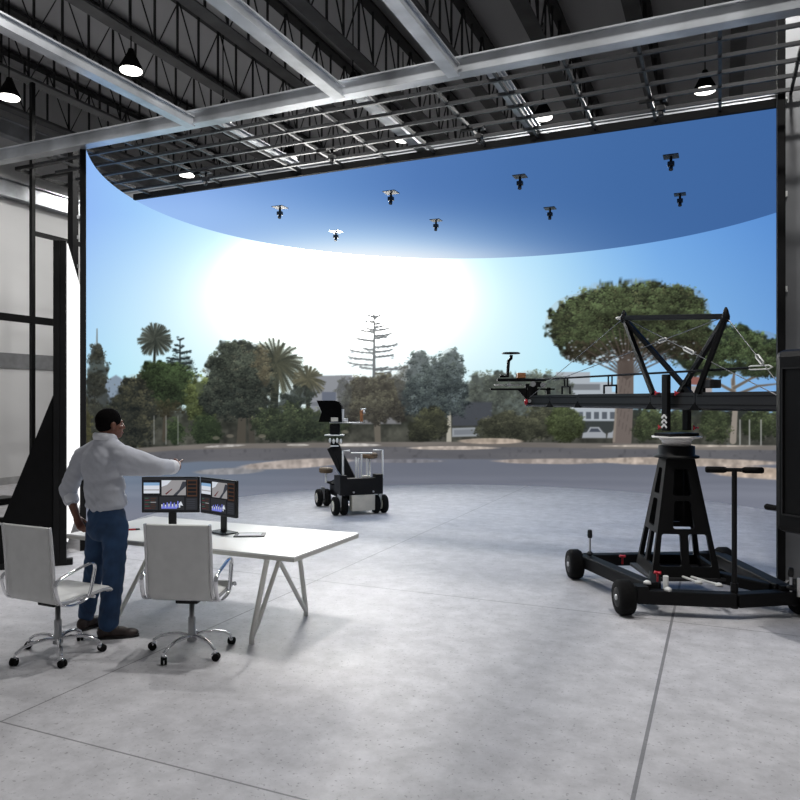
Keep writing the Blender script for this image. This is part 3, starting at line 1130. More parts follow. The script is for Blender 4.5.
# cabinet backs and edges behind the picture
mb = MB()
NB = 96
ro = SR + 0.055
ri = SR + 0.012
for i in range(NB + 1):
    a = A0 + (A1 - A0) * i / NB
    for r, z in ((ri, 0.0), (ri, ZTOP - 0.012), (ro, ZTOP - 0.012), (ro, 0.0)):
        mb.v.append(hall(SU + r * math.cos(a), SV + r * math.sin(a), z))
for i in range(NB):
    for j in range(4):
        mb.face((i * 4 + j, i * 4 + (j + 1) % 4, i * 4 + 4 + (j + 1) % 4, i * 4 + 4 + j))
mb.face((0, 1, 2, 3))
mb.face((NB * 4 + 3, NB * 4 + 2, NB * 4 + 1, NB * 4))
mb.build('cabinet_shell', black_matte, led, ws=True)
for a, nm in ((A0, 0), (A1, 1)):
    mb = MB()
    sgn = 1 if nm == 0 else -1
    p = hall(SU + (SR + 0.03) * math.cos(a + sgn * 0.005), SV + (SR + 0.03) * math.sin(a + sgn * 0.005), 0)
    R = Matrix.Rotation(a - YAW, 3, 'Z')
    mb.box(p + Vector((0, 0, ZTOP / 2 + 0.03)), (0.07, 0.045, ZTOP + 0.06), R)
    mb.build('edge_post', black_matte, led, ws=True)

# ------------------------------------------------------------------ overhead screen
CR = SR - 0.015
VF = 8.9
oc = thing('led_ceiling', 'flat LED ceiling panel showing deep blue sky over the stage', 'screen', hall(SU, SV, ZTOP), -YAW)
aL = math.asin((VF - SV) / CR)
arc = [PI - aL + (aL - (PI - aL)) * 0 for _ in ()]
NA = 150
arc = [aL + (PI - 2 * aL) * i / NA for i in range(NA + 1)]
NRR = 46
vs, cs, fs = [], [], []
ring = [(CR * math.cos(a), CR * math.sin(a)) for a in arc]
chord = [(CR * math.cos(aL) * (1 - 2 * i / NA), VF - SV) for i in range(NA + 1)]
for r in range(NRR + 1):
    t_ = r / NRR
    for i in range(NA + 1):
        x = chord[i][0] * (1 - t_) + ring[i][0] * t_
        y = chord[i][1] * (1 - t_) + ring[i][1] * t_
        vs.append((x, y, -0.012))


def ceiling_colour(px, py):
    px, py = np.asarray(px, float), np.asarray(py, float)
    xs = [80, 140, 200, 260, 330, 420, 520, 620, 780, 950]
    cc = np.array([(140, 178, 238), (134, 172, 236), (130, 168, 230), (114, 154, 214), (98, 140, 200), (82, 122, 182), (72, 112, 170), (66, 106, 163), (62, 101, 158), (60, 98, 154)], float)
    c = np.stack([np.interp(px, xs, cc[:, k]) for k in range(3)], -1)
    d = np.sqrt(((px - 345) / 210.0) ** 2 + ((py - 258) / 46.0) ** 2)
    w = np.clip(np.exp(-d ** 2 * 1.5) * 0.95, 0, 1)[..., None]
    c = c * (1 - w) + np.array((205, 232, 255.0)) * w
    d = np.sqrt(((px - 350) / 150.0) ** 2 + ((py - 262) / 15.0) ** 2)
    w = np.clip(np.exp(-d ** 2) * 0.9, 0, 1)[..., None]
    c = c * (1 - w) + np.array((252, 253, 255.0)) * w
    d = np.sqrt(((px - 150) / 150.0) ** 2 + ((py - 215) / 26.0) ** 2)
    w = np.clip(np.exp(-d ** 2) * 0.5, 0, 1)[..., None]
    return c * (1 - w) + np.array((168, 205, 252.0)) * w


va = np.array(vs)
Xw = CY * (va[:, 0] + SU) + SY * (va[:, 1] + SV)
Yw = -SY * (va[:, 0] + SU) + CY * (va[:, 1] + SV)
cpx, cpy = picture_coords(Xw, Yw, ZTOP)
ccol = lin(ceiling_colour(cpx, cpy))
for r in range(NRR):
    for i in range(NA):
        b = r * (NA + 1) + i
        fs.append((b, b + 1, b + NA + 2, b + NA + 1))
me = bpy.data.meshes.new('screen_face')
me.from_pydata(vs, [], fs)
at_ = me.color_attributes.new('picture', 'FLOAT_COLOR', 'POINT')
c4 = np.ones((len(vs), 4))
c4[:, :3] = ccol
at_.data.foreach_set('color', c4.ravel())
me.materials.append(screen_mat('ceiling_screen_light', 1.0))
o = bpy.data.objects.new('screen_face', me)
COL.objects.link(o)
o.parent = oc
o['label'] = 'deep blue sky picture'
mb = MB()
n0 = len(ring)
for (x, y) in ring:
    mb.v.append(Vector((x, y, -0.006)))
for (x, y) in ring:
    mb.v.append(Vector((x, y, 0.08)))
mb.face(tuple(range(n0)))
mb.face(tuple(range(2 * n0 - 1, n0 - 1, -1)))
for i in range(n0):
    j = (i + 1) % n0
    mb.face((i, j, n0 + j, n0 + i))
flock = mat('edge_black', (9, 9, 10), 0.8, 0, 0.1, 10, spec=0.15)
mb.build('panel_backs', flock, oc)
mb = MB()
mb.box((0, VF - SV - 0.03, 0.03), (2 * CR * math.cos(aL), 0.05, 0.09))
mb.build('front_edge', flock, oc)
# ------------------------------------------------------------------ tracking cameras under the overhead screen
plate_dark = mat('plate_dark', (40, 38, 38), 0.5)
plate_light = mat('plate_light', (215, 220, 225), 0.35, 0.2)


def make_tracker(plate_m, size):
    t = thing('tracking_camera', '', 'camera', (0, 0, 0), -YAW, 'small tracking cameras hanging overhead')
    mb = MB()
    mb.box((0, 0, -0.006), (size, size, 0.012))
    mb.build('mount_plate', plate_m, t)
    mb = MB()
    mb.cyl((0, 0, -0.01), (0, 0, -0.075), 0.018, n=10)
    mb.build('stem', black_matte, t)
    mb = MB()
    mb.box((0, -0.005, -0.105), (0.085, 0.07, 0.06))
    o = mb.build('camera_body', black_plastic, t, bevel=0.008)
    mb = MB()
    mb.cyl((0, 0, -0.13), (0, -0.02, -0.185), 0.024, 0.028, n=14)
    mb.build('lens', black_plastic, o)
    return t


trk = [(280, 207, 0, 0.20, 5.065, 'tracking camera on a thin plate under the overhead screen, leftmost one on it'),
       (336, 231, 1, 0.20, 5.065, 'tracking camera on a bright white plate near the back rim of the overhead screen'),
       (391, 192, 0, 0.20, 5.065, 'tracking camera on pale plate at left of centre of the overhead screen'),
       (436, 220, 0, 0.18, 5.065, 'tracking camera near the back rim under the middle of the overhead screen'),
       (520, 176, 0, 0.18, 5.065, 'tracking camera under the overhead screen close to its front edge, right of centre'),
       (550, 208, 0, 0.18, 5.065, 'tracking camera under the overhead screen just above the umbrella pine, left side'),
       (680, 194, 2, 0.17, 5.065, 'small dark tracking camera below the one with the big dark plate'),
       (671, 156, 2, 0.19, 5.065, 'tracking camera on a big dark plate at the right of the overhead screen')]
protos = {}
for px_, py_, kind, size, z, lab in trk:
    key = (kind, size)
    if key not in protos:
        protos[key] = make_tracker((mat('plate_grey', (52, 54, 58), 0.6, 0.0), plate_light, plate_dark)[kind], size)
        o = protos[key]
    else:
        o = copy_tree(protos[key])
    o.location = at(px_, py_, F * (z - H) / (400 - py_))
    o['label'] = lab
first = None
for px_, py_, lab in [(332, 149, 'tracking camera hanging from the black grid beside the small lit lamp, left part'),
                      (479, 128, 'tracking camera hanging from the black grid above the centre of the overhead screen'),
                      (206, 172, 'tracking camera hanging from the grid at its left end by the far lamp'),
                      (661, 99, 'tracking camera hanging from the grid at the right, left of the large pendant lamp')]:
    if first is None:
        first = make_tracker(plate_dark, 0.12)
        o = first
        mb = MB()
        mb.bar((-0.22, 0.0, 0.0), (0.04, 0.0, 0.0), 0.03, 0.03)
        mb.build('hanger_arm', black_matte, o)
    else:
        o = copy_tree(first)
    o.location = at(px_, py_, F * (5.09 - H) / (400 - py_))
    o['label'] = lab

# ------------------------------------------------------------------ steel column at the right
cb = hall(0.78, 8.68, 0)
t = thing('steel_column', 'tall grey steel column with black edge flange at the right border', 'column', cb, -YAW)
mb = MB()
mb.box((-0.19, 0, 4.1), (0.075, 0.2, 8.2))
mb.build('edge_flange', black_matte, t)
mb = MB()
mb.box((0.03, 0.02, 4.1), (0.37, 0.06, 8.2))
mb.build('web', mat('column_steel', (118, 119, 121), 0.4, 0.3, 0.4, 0.9, stretch=(0.2, 0.2, 1)), t)
mb = MB()
mb.box((0.245, -0.02, 4.1), (0.07, 0.2, 8.2))
mb.build('edge_flange', black_matte, t)
for z in (0.6, 2.0, 3.07, 4.07, 5.06, 6.05):
    mb = MB()
    mb.box((-0.14, -0.02, z), (0.02, 0.05, 0.06))
    mb.build('clip', white_metal, t, bevel=0.004)
for z in (3.45, 4.56):
    mb = MB()
    mb.cyl((0.16, -0.01, z), (0.16, -0.05, z), 0.035, n=14)
    mb.build('bolt', black_metal, t)

# ------------------------------------------------------------------ standing light panel at the left
e = Vector((-0.367, 0.930, 0)).normalized()
n_out = Vector((0.930, 0.367, 0)).normalized()      # towards the stage
p0 = Vector((-3.845, 8.40, 0)) 
LP = 3.9
t = thing('light_panel', 'tall white glowing LED panel on a black wedge stand behind the left chair', 'light panel', p0)
mb = MB()
c0 = p0 - n_out * 0.03
for a_, b_ in ((0, LP),):
    mb.bar(c0 + e * a_ + Vector((0, 0, 1.98)), c0 + e * b_ + Vector((0, 0, 1.98)), 0.05, 3.48)
mb.m = 0
mb.build('cabinet', black_matte, t, ws=True)
mb = MB()
q = p0 - n_out * 0.0 + e * 0.01
mb.bar(q + Vector((0, 0, 1.985)), q + e * (LP - 0.02) + Vector((0, 0, 1.985)), 0.012, 3.45)
mb.build('lit_face', glow('panel_light', (255, 255, 255), 1.25), t, ws=True)
mb = MB()
q = p0 - n_out * 0.075 - e * 0.03
for dx in (-0.035, 0.035):
    mb.bar(q + n_out * dx + Vector((0, 0, 0.03)), q + n_out * dx + Vector((0, 0, 3.73)), 0.068, 0.06, up=(0.367, -0.93, 0))
mb.build('end_post', black_metal, t, ws=True, bevel=0.006)
mb = MB()
q = p0 - n_out * 0.10
for s_ in (0.02,):
    w0 = q + e * s_
    mb.sheet([(0, 0.06), (0.72, 0.06), (0.72, 0.12), (0, 2.08)], [], w0, -n_out, Vector((0, 0, 1)), 0.06)
mb.build('wedge_brace', black_matte, t, ws=True)
mb = MB()
w1 = q + e * (LP - 0.3)
mb.sheet([(0, 0.06), (0.72, 0.06), (0.72, 0.12), (0, 2.08)], [], w1, -n_out, Vector((0, 0, 1)), 0.06)
mb.build('wedge_brace', black_matte, t, ws=True)
for s_ in (0.0, LP - 0.3):
    mb = MB()
    w0 = q + e * s_
    mb.bar(w0 + n_out * 0.16 + Vector((0, 0, 0.035)), w0 - n_out * 1.5 + Vector((0, 0, 0.035)), 0.1, 0.07)
    mb.build('outrigger', black_metal, t, ws=True, bevel=0.008)

# ------------------------------------------------------------------ support scaffold beside the screen wall
t = thing('support_scaffold', 'black steel support scaffold of posts and bars left of the curved screen', 'scaffold', (-6.71, 13.27, 0))
TW = Vector((-5.62, 12.5, 0))
PO = Vector((-6.71, 13.27, 0))
dv = Vector((SY, CY, 0))
lv = Vector((CY, -SY, 0))
Z = lambda z: Vector((0, 0, z))
mb = MB()
mb.bar(TW, TW + Z(6.44), 0.12, 0.12, up=(CY, -SY, 0))
mb.build('post', black_metal, t, ws=True)
mb = MB()
mb.bar(PO, PO + Z(7.69), 0.072, 0.072, up=(CY, -SY, 0))
mb.build('post', black_metal, t, ws=True)
PB = PO + dv * 1.5
mb = MB()
mb.bar(PB, PB + Z(6.12), 0.072, 0.072, up=(CY, -SY, 0))
mb.build('post', black_metal, t, ws=True)
fr = [TW + Z(6.05), TW - lv * 1.39 + Z(6.05), TW - lv * 1.39 + dv * 2.2 + Z(6.05), TW + dv * 1.25 + Z(6.05)]
for a_, b_ in ((fr[0], fr[1]), (fr[1], fr[2]), (fr[0] + dv * 0.55, fr[1] + dv * 0.55), (fr[0] + dv * 1.1, fr[1] + dv * 1.1)):
    mb = MB()
    mb.bar(a_, b_, 0.06, 0.06)
    mb.build('bracket_bar', black_metal, t, ws=True)
mb = MB()
mb.bar(PO + Z(4.95) + dv * 0.03, PO + dv * 1.55 + Z(4.95), 0.06, 0.08)
mb.build('cross_bar', black_metal, t, ws=True)
mb = MB()
mb.bar(PO + Z(3.36) - dv * 1.9, PO + dv * 1.55 + Z(3.36), 0.07, 0.13)
mb.build('cross_bar', black_metal, t, ws=True)
for z in (1.2, 2.4, 3.3, 4.2, 4.7, 5.05):
    mb = MB()
    mb.bar(TW + Z(z), TW + Vector((0.09, 0.03, z)), 0.04, 0.06)
    mb.build('wall_tie', steel, t, ws=True)

# flat case by the wall
cp = ground(6, 504)
t = thing('equipment_case', 'flat black equipment case on the floor by the left hall wall', 'case', cp, -YAW)
mb = MB()
mb.box((-0.1, 0, 0.055), (0.42, 0.4, 0.10))
mb.build('case_body', black_matte, t, bevel=0.012)
mb = MB()
mb.box((-0.1, 0, 0.112), (0.425, 0.405, 0.02))
mb.build('case_lid', black_plastic, t, bevel=0.006)
for sx in (-0.22, 0.02):
    mb = MB()
    mb.box((sx, -0.205, 0.095), (0.04, 0.014, 0.04))
    mb.build('latch', steel, t)

# ------------------------------------------------------------------ table
table_top = mat('white_laminate', (240, 240, 238), 0.3, 0, 0.02, 5)
leg_paint = mat('leg_paint', (226, 225, 218), 0.4, 0.1, 0.05, 9)
edge_paint = mat('table_edge', (205, 204, 196), 0.45, 0, 0.05, 9)
tu0, tu1, tv0, tv1 = -5.18, -2.88, 4.60, 5.65
tc = hall((tu0 + tu1) / 2, (tv0 + tv1) / 2, 0)
table = thing('work_table', 'long white table on splayed grey legs under the two monitors', 'table', tc, -YAW)
LX, LY = (tu1 - tu0) / 2, (tv1 - tv0) / 2
mb = MB()
mb.box((0, 0, 0.734), (2 * LX, 2 * LY, 0.012))
mb.build('tabletop', table_top, table)
mb = MB()
mb.box((0, 0, 0.714), (2 * LX - 0.002, 2 * LY - 0.002, 0.028))
mb.build('edge_band', edge_paint, table)
for sx in (1, -1):
    for sy in (-1, 1):
        mb = MB()
        fx, fy = sx * (LX - 0.46), sy * (LY - 0.12)
        foot = Vector((fx, fy, 0.0))
        mb.tube([foot, foot + Vector((0, 0, 0.05)), (fx + (0.13 if sy < 0 else -0.07) * sx, fy - sy * 0.03, 0.70)], 0.021, 10)
        mb.tube([foot + Vector((0, 0, 0.04)), (fx + sx * 0.0, fy - sy * 0.10, 0.16), (fx - sx * 0.02, -sy * 0.10, 0.70)], 0.019, 10)
        mb.build('leg', leg_paint, table)
mb = MB()
mb.box((0, 0, 0.69), (2 * LX - 0.7, 0.06, 0.03))
mb.build('rail', leg_paint, table)


# ------------------------------------------------------------------ monitors
def flat(name, c):
    return glow(name, c, 0.85, sample=False)


ui = [flat('ui_dark', (34, 35, 38)), flat('ui_panel', (52, 53, 57)), flat('ui_white', (222, 228, 238)), flat('ui_grey', (158, 156, 158)),
      flat('ui_orange', (78, 56, 46)), flat('ui_violet', (122, 130, 226)), flat('ui_red', (104, 52, 56)), flat('ui_road', (64, 66, 74)),
      flat('ui_green', (66, 92, 80)), flat('ui_blue', (140, 176, 214))]


def make_monitor():
    t = thing('monitor', '', 'monitor', (0, 0, 0), 0, 'computer monitors on the white table')
    w, h, z0 = 0.51, 0.318, 0.158
    mb = MB()
    mb.box((0, 0, z0 + h / 2), (w, 0.03, h))
    mb.build('housing', black_plastic, t, bevel=0.006)
    mb = MB()
    mb.box((0, 0.03, z0 + h / 2), (0.3, 0.045, 0.2))
    mb.build('rear_cover', black_plastic, t, bevel=0.015)
    mb = MB()
    y = -0.0165

    def quad(x0, y0, x1, y1, m, dy=0.0):
        mb.m = m
        X0, X1 = -w / 2 + 0.012 + x0 * (w - 0.024), -w / 2 + 0.012 + x1 * (w - 0.024)
        Z0, Z1 = z0 + h - 0.012 - y1 * (h - 0.028), z0 + h - 0.012 - y0 * (h - 0.028)
        mb.add([(X0, y - dy, Z0), (X1, y - dy, Z0), (X1, y - dy, Z1), (X0, y - dy, Z1)], [(0, 1, 2, 3)], False)

    def shape(pts, m, dy):
        mb.m = m
        P = [(-w / 2 + 0.012 + a * (w - 0.024), y - dy, z0 + h - 0.012 - b * (h - 0.028)) for a, b in pts]
        mb.add(P, [tuple(range(len(P) - 1, -1, -1))], False)
    D1, D2, D3 = 0.0004, 0.0008, 0.0012
    quad(0, 0, 1, 1, 0)
    quad(0.0, 0.0, 1, 0.045, 1, D1)
    quad(0.015, 0.13, 0.30, 0.46, 2, D1)
    quad(0.015, 0.13, 0.30, 0.22, 9, D2)
    quad(0.02, 0.34, 0.295, 0.37, 3, D2)
    quad(0.34, 0.06, 0.78, 0.52, 3, D1)
    shape([(0.55, 0.52), (0.66, 0.34), (0.72, 0.10), (0.78, 0.10), (0.78, 0.25), (0.68, 0.40), (0.62, 0.52)], 7, D2)
    shape([(0.34, 0.06), (0.52, 0.06), (0.44, 0.2), (0.34, 0.26)], 2, D2)
    shape([(0.40, 0.48), (0.52, 0.32), (0.535, 0.33), (0.43, 0.50)], 6, D3)
    quad(0.80, 0.05, 0.985, 0.56, 4, D1)
    for k in range(4):
        quad(0.815, 0.09 + k * 0.115, 0.97, 0.17 + k * 0.115, 0, D2)
    quad(0.02, 0.56, 0.27, 0.97, 1, D1)
    for k in range(6):
        quad(0.035, 0.60 + k * 0.06, 0.10 + 0.02 * (k % 3), 0.625 + k * 0.06, 6 if k % 2 else 8, D2)
        quad(0.14, 0.60 + k * 0.06, 0.24 - 0.02 * (k % 2), 0.625 + k * 0.06, 3 if k == 2 else 4, D2)
    quad(0.30, 0.56, 0.75, 0.97, 1, D1)
    for k in range(11):
        hh = (0.10, 0.14, 0.09, 0.16, 0.12, 0.18, 0.11, 0.15, 0.10, 0.2, 0.14)[k]
        quad(0.335 + k * 0.032, 0.90 - hh, 0.357 + k * 0.032, 0.90, 5 if k % 2 else 2, D2)
    quad(0.335, 0.86, 0.62, 0.93, 5, D2)
    shape([(0.64, 0.82), (0.69, 0.70), (0.73, 0.84)], 2, D3)
    quad(0.78, 0.60, 0.985, 0.97, 1, D1)
    for k in range(5):
        quad(0.80, 0.64 + k * 0.065, 0.95, 0.66 + k * 0.065, 7, D2)
    d = mb.build('display', ui, t, label='dark editing window with small video pictures')
    for p in d.data.polygons:
        pass
    mb = MB()
    mb.box((0, 0.05, 0.14), (0.07, 0.02, 0.27))
    mb.build('stand_post', black_plastic, t, bevel=0.004)
    mb = MB()
    mb.box((0, 0.04, 0.006), (0.24, 0.15, 0.012))
    mb.build('stand_base', black_plastic, t, bevel=0.004)
    return t


mo = make_monitor()
mo.location = at(171, 527.5, 6.48)
mo.location.z = 0.7401
mo.rotation_euler.z = math.radians(1.5)
mo['label'] = 'left black monitor on the table beside the standing person, facing the chairs'
m2 = copy_tree(mo)
m2.location = (-1.572, 6.318, 0.7401)
m2.rotation_euler.z = math.radians(-40)
m2['label'] = 'right black monitor turned sideways on the table, next to the tablet'

tl = ground(247, 534.4, 0.745)
t = thing('tablet', 'small tablet with black frame and white screen lying on the table', 'tablet', (tl.x + 0.03, tl.y - 0.02, 0.7401), -YAW + 0.5)
mb = MB()
mb.box((0, 0, 0.005), (0.26, 0.17, 0.010))
mb.build('tablet_body', black_plastic, t, bevel=0.003)
mb = MB()
mb.box((0, 0, 0.0098), (0.19, 0.10, 0.0025))
mb.build('tablet_display', glow('tablet_screen', (235, 238, 242), 0.9, False), t)
pp = ground(131, 529.8, 0.745)
t = thing('marker_pen', 'small red marker pen lying on the table beside the person', 'pen', (pp.x, pp.y, 0.7401), 0.3)
mb = MB()
mb.cyl((-0.05, 0, 0.008), (0.04, 0, 0.008), 0.008, n=12)
mb.build('barrel', red_plastic, t)
mb = MB()
mb.cyl((0.04, 0, 0.008), (0.075, 0, 0.008), 0.0085, 0.006, n=12)
mb.build('cap', black_plastic, t)

# ------------------------------------------------------------------ office chairs
leather = mat('white_leather', (206, 206, 204), 0.45, 0, 0.04, 14, bump=0.05)


def make_chair():
    t = thing('office_chair', '', 'office chair', (0, 0, 0), 0, 'white office chairs at the table')
    prof = [(0.285, 0.436), (0.27, 0.455), (0.20, 0.462), (0.10, 0.455), (0.0, 0.45), (-0.10, 0.446), (-0.165, 0.447),
            (-0.205, 0.462), (-0.226, 0.50), (-0.233, 0.565), (-0.238, 0.64), (-0.243, 0.73), (-0.250, 0.815), (-0.258, 0.90), (-0.267, 0.98), (-0.271, 1.005)]
    # densify
    P = []
    for i in range(len(prof) - 1):
        for k in range(4):
            s = k / 4
            P.append(Vector((0, prof[i][0] * (1 - s) + prof[i + 1][0] * s, prof[i][1] * (1 - s) + prof[i + 1][1] * s)))
    P.append(Vector((0, *prof[-1])))
    L = [0.0]
    for a_, b_ in zip(P, P[1:]):
        L.append(L[-1] + (b_ - a_).length)

    def pad(i0, i1, name):
        mb = MB()
        mb.smooth = True
        rows = []
        for i in range(i0, i1 + 1):
            tg = (P[min(i + 1, len(P) - 1)] - P[max(i - 1, 0)]).normalized()
            nn = Vector((0, tg.z, -tg.y))
            if nn.y < 0 and nn.z < 0:
                nn = -nn
            nn = Vector((0, tg.z, -tg.y)) if tg.y < 0 else Vector((0, -tg.z, tg.y))
            bul = 0.007 * abs(math.sin(L[i] / 0.062 * PI))
            th = 0.012 + bul
            end = 0.3 if i in (i0, i1) else 1.0
            row = []
            W = 0.232
            for x, kx in ((-W, 0.25), (-W + 0.012, 1.0), (-0.1, 1.0), (0.1, 1.0), (W - 0.012, 1.0), (W, 0.25)):
                row.append((P[i] + nn * th * kx * end + Vector((x, 0, 0)), P[i] - nn * 0.016 * kx * end + Vector((x, 0, 0))))
            rows.append(row)
        k = len(rows[0])
        b = len(mb.v)
        for row in rows:
            mb.v.extend([p[0] for p in row] + [p[1] for p in row])
        n = len(rows)
        for i in range(n - 1):
            for j in range(k - 1):
                mb.face((b + i * 2 * k + j, b + i * 2 * k + j + 1, b + (i + 1) * 2 * k + j + 1, b + (i + 1) * 2 * k + j))
                mb.face((b + i * 2 * k + k + j + 1, b + i * 2 * k + k + j, b + (i + 1) * 2 * k + k + j, b + (i + 1) * 2 * k + k + j + 1))
            for j in (0, k - 1):
                mb.face((b + i * 2 * k + j, b + (i + 1) * 2 * k + j, b + (i + 1) * 2 * k + k + j, b + i * 2 * k + k + j))
        for i in (0, n - 1):
            mb.face(tuple([b + i * 2 * k + j for j in range(k)] + [b + i * 2 * k + k + j for j in range(k - 1, -1, -1)]))
        return mb.build(name, leather, t)
    pad(0, 26, 'seat')
    pad(27, len(P) - 1, 'backrest')
    for sx in (-1, 1):
        mb = MB()
        mb.tube([p + Vector((sx * 0.242, 0, 0)) for p in P[1:]], 0.013, 8)
        mb.build('side_rail', mat('chair_rail', (206, 206, 206), 0.25, 0.6, 0.05), t)
    for y, z in ((0.12, 0.43), (-0.12, 0.425)):
        mb = MB()
        mb.tube([(-0.245, y, z), (0.245, y, z)], 0.012, 8)
        mb.build('seat_bar', chrome, t)
    for sx in (-1, 1):
        mb = MB()
        loop = [(-0.232, 0.50), (-0.252, 0.58), (-0.24, 0.622), (-0.19, 0.645), (-0.08, 0.672), (0.03, 0.695), (0.075, 0.69), (0.092, 0.66), (0.075, 0.58), (0.05, 0.49), (0.02, 0.448), (-0.05, 0.43), (-0.13, 0.428), (-0.20, 0.45)]
        fine = []
        for i in range(len(loop)):
            p_, q_, r_, s_ = (loop[(i + d) % len(loop)] for d in (-1, 0, 1, 2))
            for k in range(4):
                u = k / 4
                fine.append(tuple(0.5 * (2 * q_[d] + (r_[d] - p_[d]) * u + (2 * p_[d] - 5 * q_[d] + 4 * r_[d] - s_[d]) * u * u + (3 * q_[d] - p_[d] - 3 * r_[d] + s_[d]) * u ** 3) for d in (0, 1)))
        mb.tube([(sx * 0.278, a_, b_) for a_, b_ in fine], 0.0085, 10, closed=True, flat=1.9, up=(1, 0, 0))
        mb.build('armrest', chrome, t)
    mb = MB()
    mb.box((0, 0.0, 0.405), (0.17, 0.22, 0.04))
    mb.build('tilt_mechanism', black_metal, t, bevel=0.01)
    mb = MB()
    mb.lathe([(0.036, 0.085), (0.036, 0.13), (0.027, 0.14), (0.027, 0.26), (0.019, 0.262), (0.019, 0.39)], n=18)
    mb.build('gas_column', steel, t)
    for k in range(5):
        a = math.radians(180 + 72 * k)
        d = Vector((math.cos(a), math.sin(a), 0))
        mb = MB()
        pts = [d * 0.02 + Z(0.118), d * 0.09 + Z(0.132), d * 0.17 + Z(0.128), d * 0.25 + Z(0.108), d * 0.30 + Z(0.078)]
        mb.tube(pts, [0.02, 0.018, 0.016, 0.0145, 0.013], 8, up=(0, 0, 1), flat=0.75)
        mb.build('base_leg', chrome, t)
        mb = MB()
        c = d * 0.30
        mb.cyl(c + Z(0.082), c + Z(0.05), 0.010, n=8)
        o_ = Vector((-d.y, d.x, 0))
        mb.ball(c + Z(0.047), (0.014, 0.030, 0.020), Matrix.Rotation(a, 3, 'Z'), 10, 6)
        cs_ = mb.build('caster', chrome, t)
        c2 = c + Vector((math.cos(a + 0.7), math.sin(a + 0.7), 0)) * 0.012
        for sg in (-1, 1):
            mb = MB()
            ax = Vector((-math.sin(a + 0.7), math.cos(a + 0.7), 0))
            q_ = c2 + Z(0.028) + ax * sg * 0.013
            mb.cyl(q_ - ax * 0.0085, q_ + ax * 0.0085, 0.028, n=16)
            mb.build('wheel', rubber, cs_)
    return t


c1 = make_chair()
c1.location = (-2.555, 5.43, 0)
c1.rotation_euler.z = -math.radians(25)
c1['label'] = 'left white office chair behind the standing person, turned towards the table'
c2 = copy_tree(c1)
c2.location = (-1.575, 5.50, 0)
c2.rotation_euler.z = -math.radians(6)
c2['label'] = 'right white office chair seen square from behind, in front of the monitors'
# ------------------------------------------------------------------ person
skin = mat('skin', (112, 72, 56), 0.5, 0, 0.06, 30)
hair_m = mat('hair', (10, 8, 8), 0.95, 0, 0.3, 90, bump=0.3, spec=0.1)
shirt_m = mat('shirt_cotton', (184, 186, 194), 0.85, 0, 0.03, 40)
collar_m = mat('shirt_collar', (215, 216, 221), 0.85, 0, 0.03, 40)
jeans_m = mat('jeans_denim', (32, 58, 90), 0.85, 0, 0.35, 7, bump=0.05, detail=8)
shoe_m = mat('shoe_leather', (44, 32, 29), 0.45, 0, 0.15, 20)
sole_m = mat('shoe_sole', (22, 19, 18), 0.7)
UP = Vector((0, 0, 1))


def frame(az):
    a = math.radians(az)
    return Vector((math.cos(a), -math.sin(a), 0)), Vector((math.sin(a), math.cos(a), 0))


br, bf = frame(33)
BR = Matrix((br, bf, UP)).transposed()
hr, hf = frame(46)
HR = Matrix((hr, hf, UP)).transposed()
head = at(110.5, 424.5, 5.83)
neckb = at(106.5, 441, 5.83)
shL, shR = at(83, 456, 5.95), at(123.5, 456, 5.73)
elL, elR = at(68, 490, 5.96), at(159, 467, 5.85)
wrL, wrR = at(76, 515, 5.91), at(176.5, 467, 6.05)
hipL, hipR = at(98.5, 527, 5.93), at(115.5, 527, 5.80)
knL, knR = at(93.5, 573, 5.96), at(113.5, 575, 5.76)
anL, anR = at(86.5, 616, 6.03), at(108.5, 621, 5.80)
anL.z, anR.z = 0.085, 0.085
hl = lambda p: head + HR @ Vector(p)
body = MB()
# head
body.ball(hl((0, -0.012, 0.03)), (0.076, 0.096, 0.092), HR, 24, 16)
body.ball(hl((0, 0.028, -0.03)), (0.060, 0.070, 0.088), HR, 20, 14)
body.ball(hl((0, 0.052, -0.085)), (0.040, 0.040, 0.030), HR)
body.limb(hl((0, 0.096, 0.008)), hl((0, 0.110, -0.030)), 0.009, 0.013)
body.ball(hl((0, 0.078, 0.024)), (0.052, 0.020, 0.011), HR)
body.ball(hl((0, 0.090, -0.062)), (0.024, 0.012, 0.007), HR)
body.ball(hl((0, 0.088, -0.074)), (0.021, 0.012, 0.007), HR)
for s_ in (-1, 1):
    body.ball(hl((s_ * 0.078, -0.008, -0.008)), (0.011, 0.022, 0.033), HR)
    body.ball(hl((s_ * 0.046, 0.062, -0.025)), (0.022, 0.022, 0.02), HR)
body.limb(hl((0, -0.03, -0.06)), neckb - UP * 0.03, 0.058, 0.066)
# trunk
body.ball(at(102, 468, 5.83), (0.165, 0.105, 0.20), BR, 20, 14)
body.ball(at(105, 500, 5.85), (0.135, 0.088, 0.15), BR, 20, 14)
body.ball(at(107, 521, 5.86), (0.14, 0.095, 0.11), BR, 20, 14)
body.limb(shL, shR, 0.058, 0.058)
body.limb(neckb, (shL + shR) / 2, 0.06, 0.08)
# arms
for a_, b_, c_ in ((shL, elL, wrL), (shR, elR, wrR)):
    body.limb(a_, b_, 0.055, 0.044)
    body.limb(b_, c_, 0.044, 0.029)
# legs
for a_, b_, c_ in ((hipL, knL, anL), (hipR, knR, anR)):
    body.limb(a_, b_, 0.075, 0.052)
    body.limb(b_, c_, 0.052, 0.036)


def finger(mb, base, dirs, lens, r):
    p = base
    for k, (d, l) in enumerate(zip(dirs, lens)):
        q = p + d.normalized() * l
        mb.limb(p, q, r * (1 - 0.08 * k), r * (0.92 - 0.08 * k), 10)
        p = q


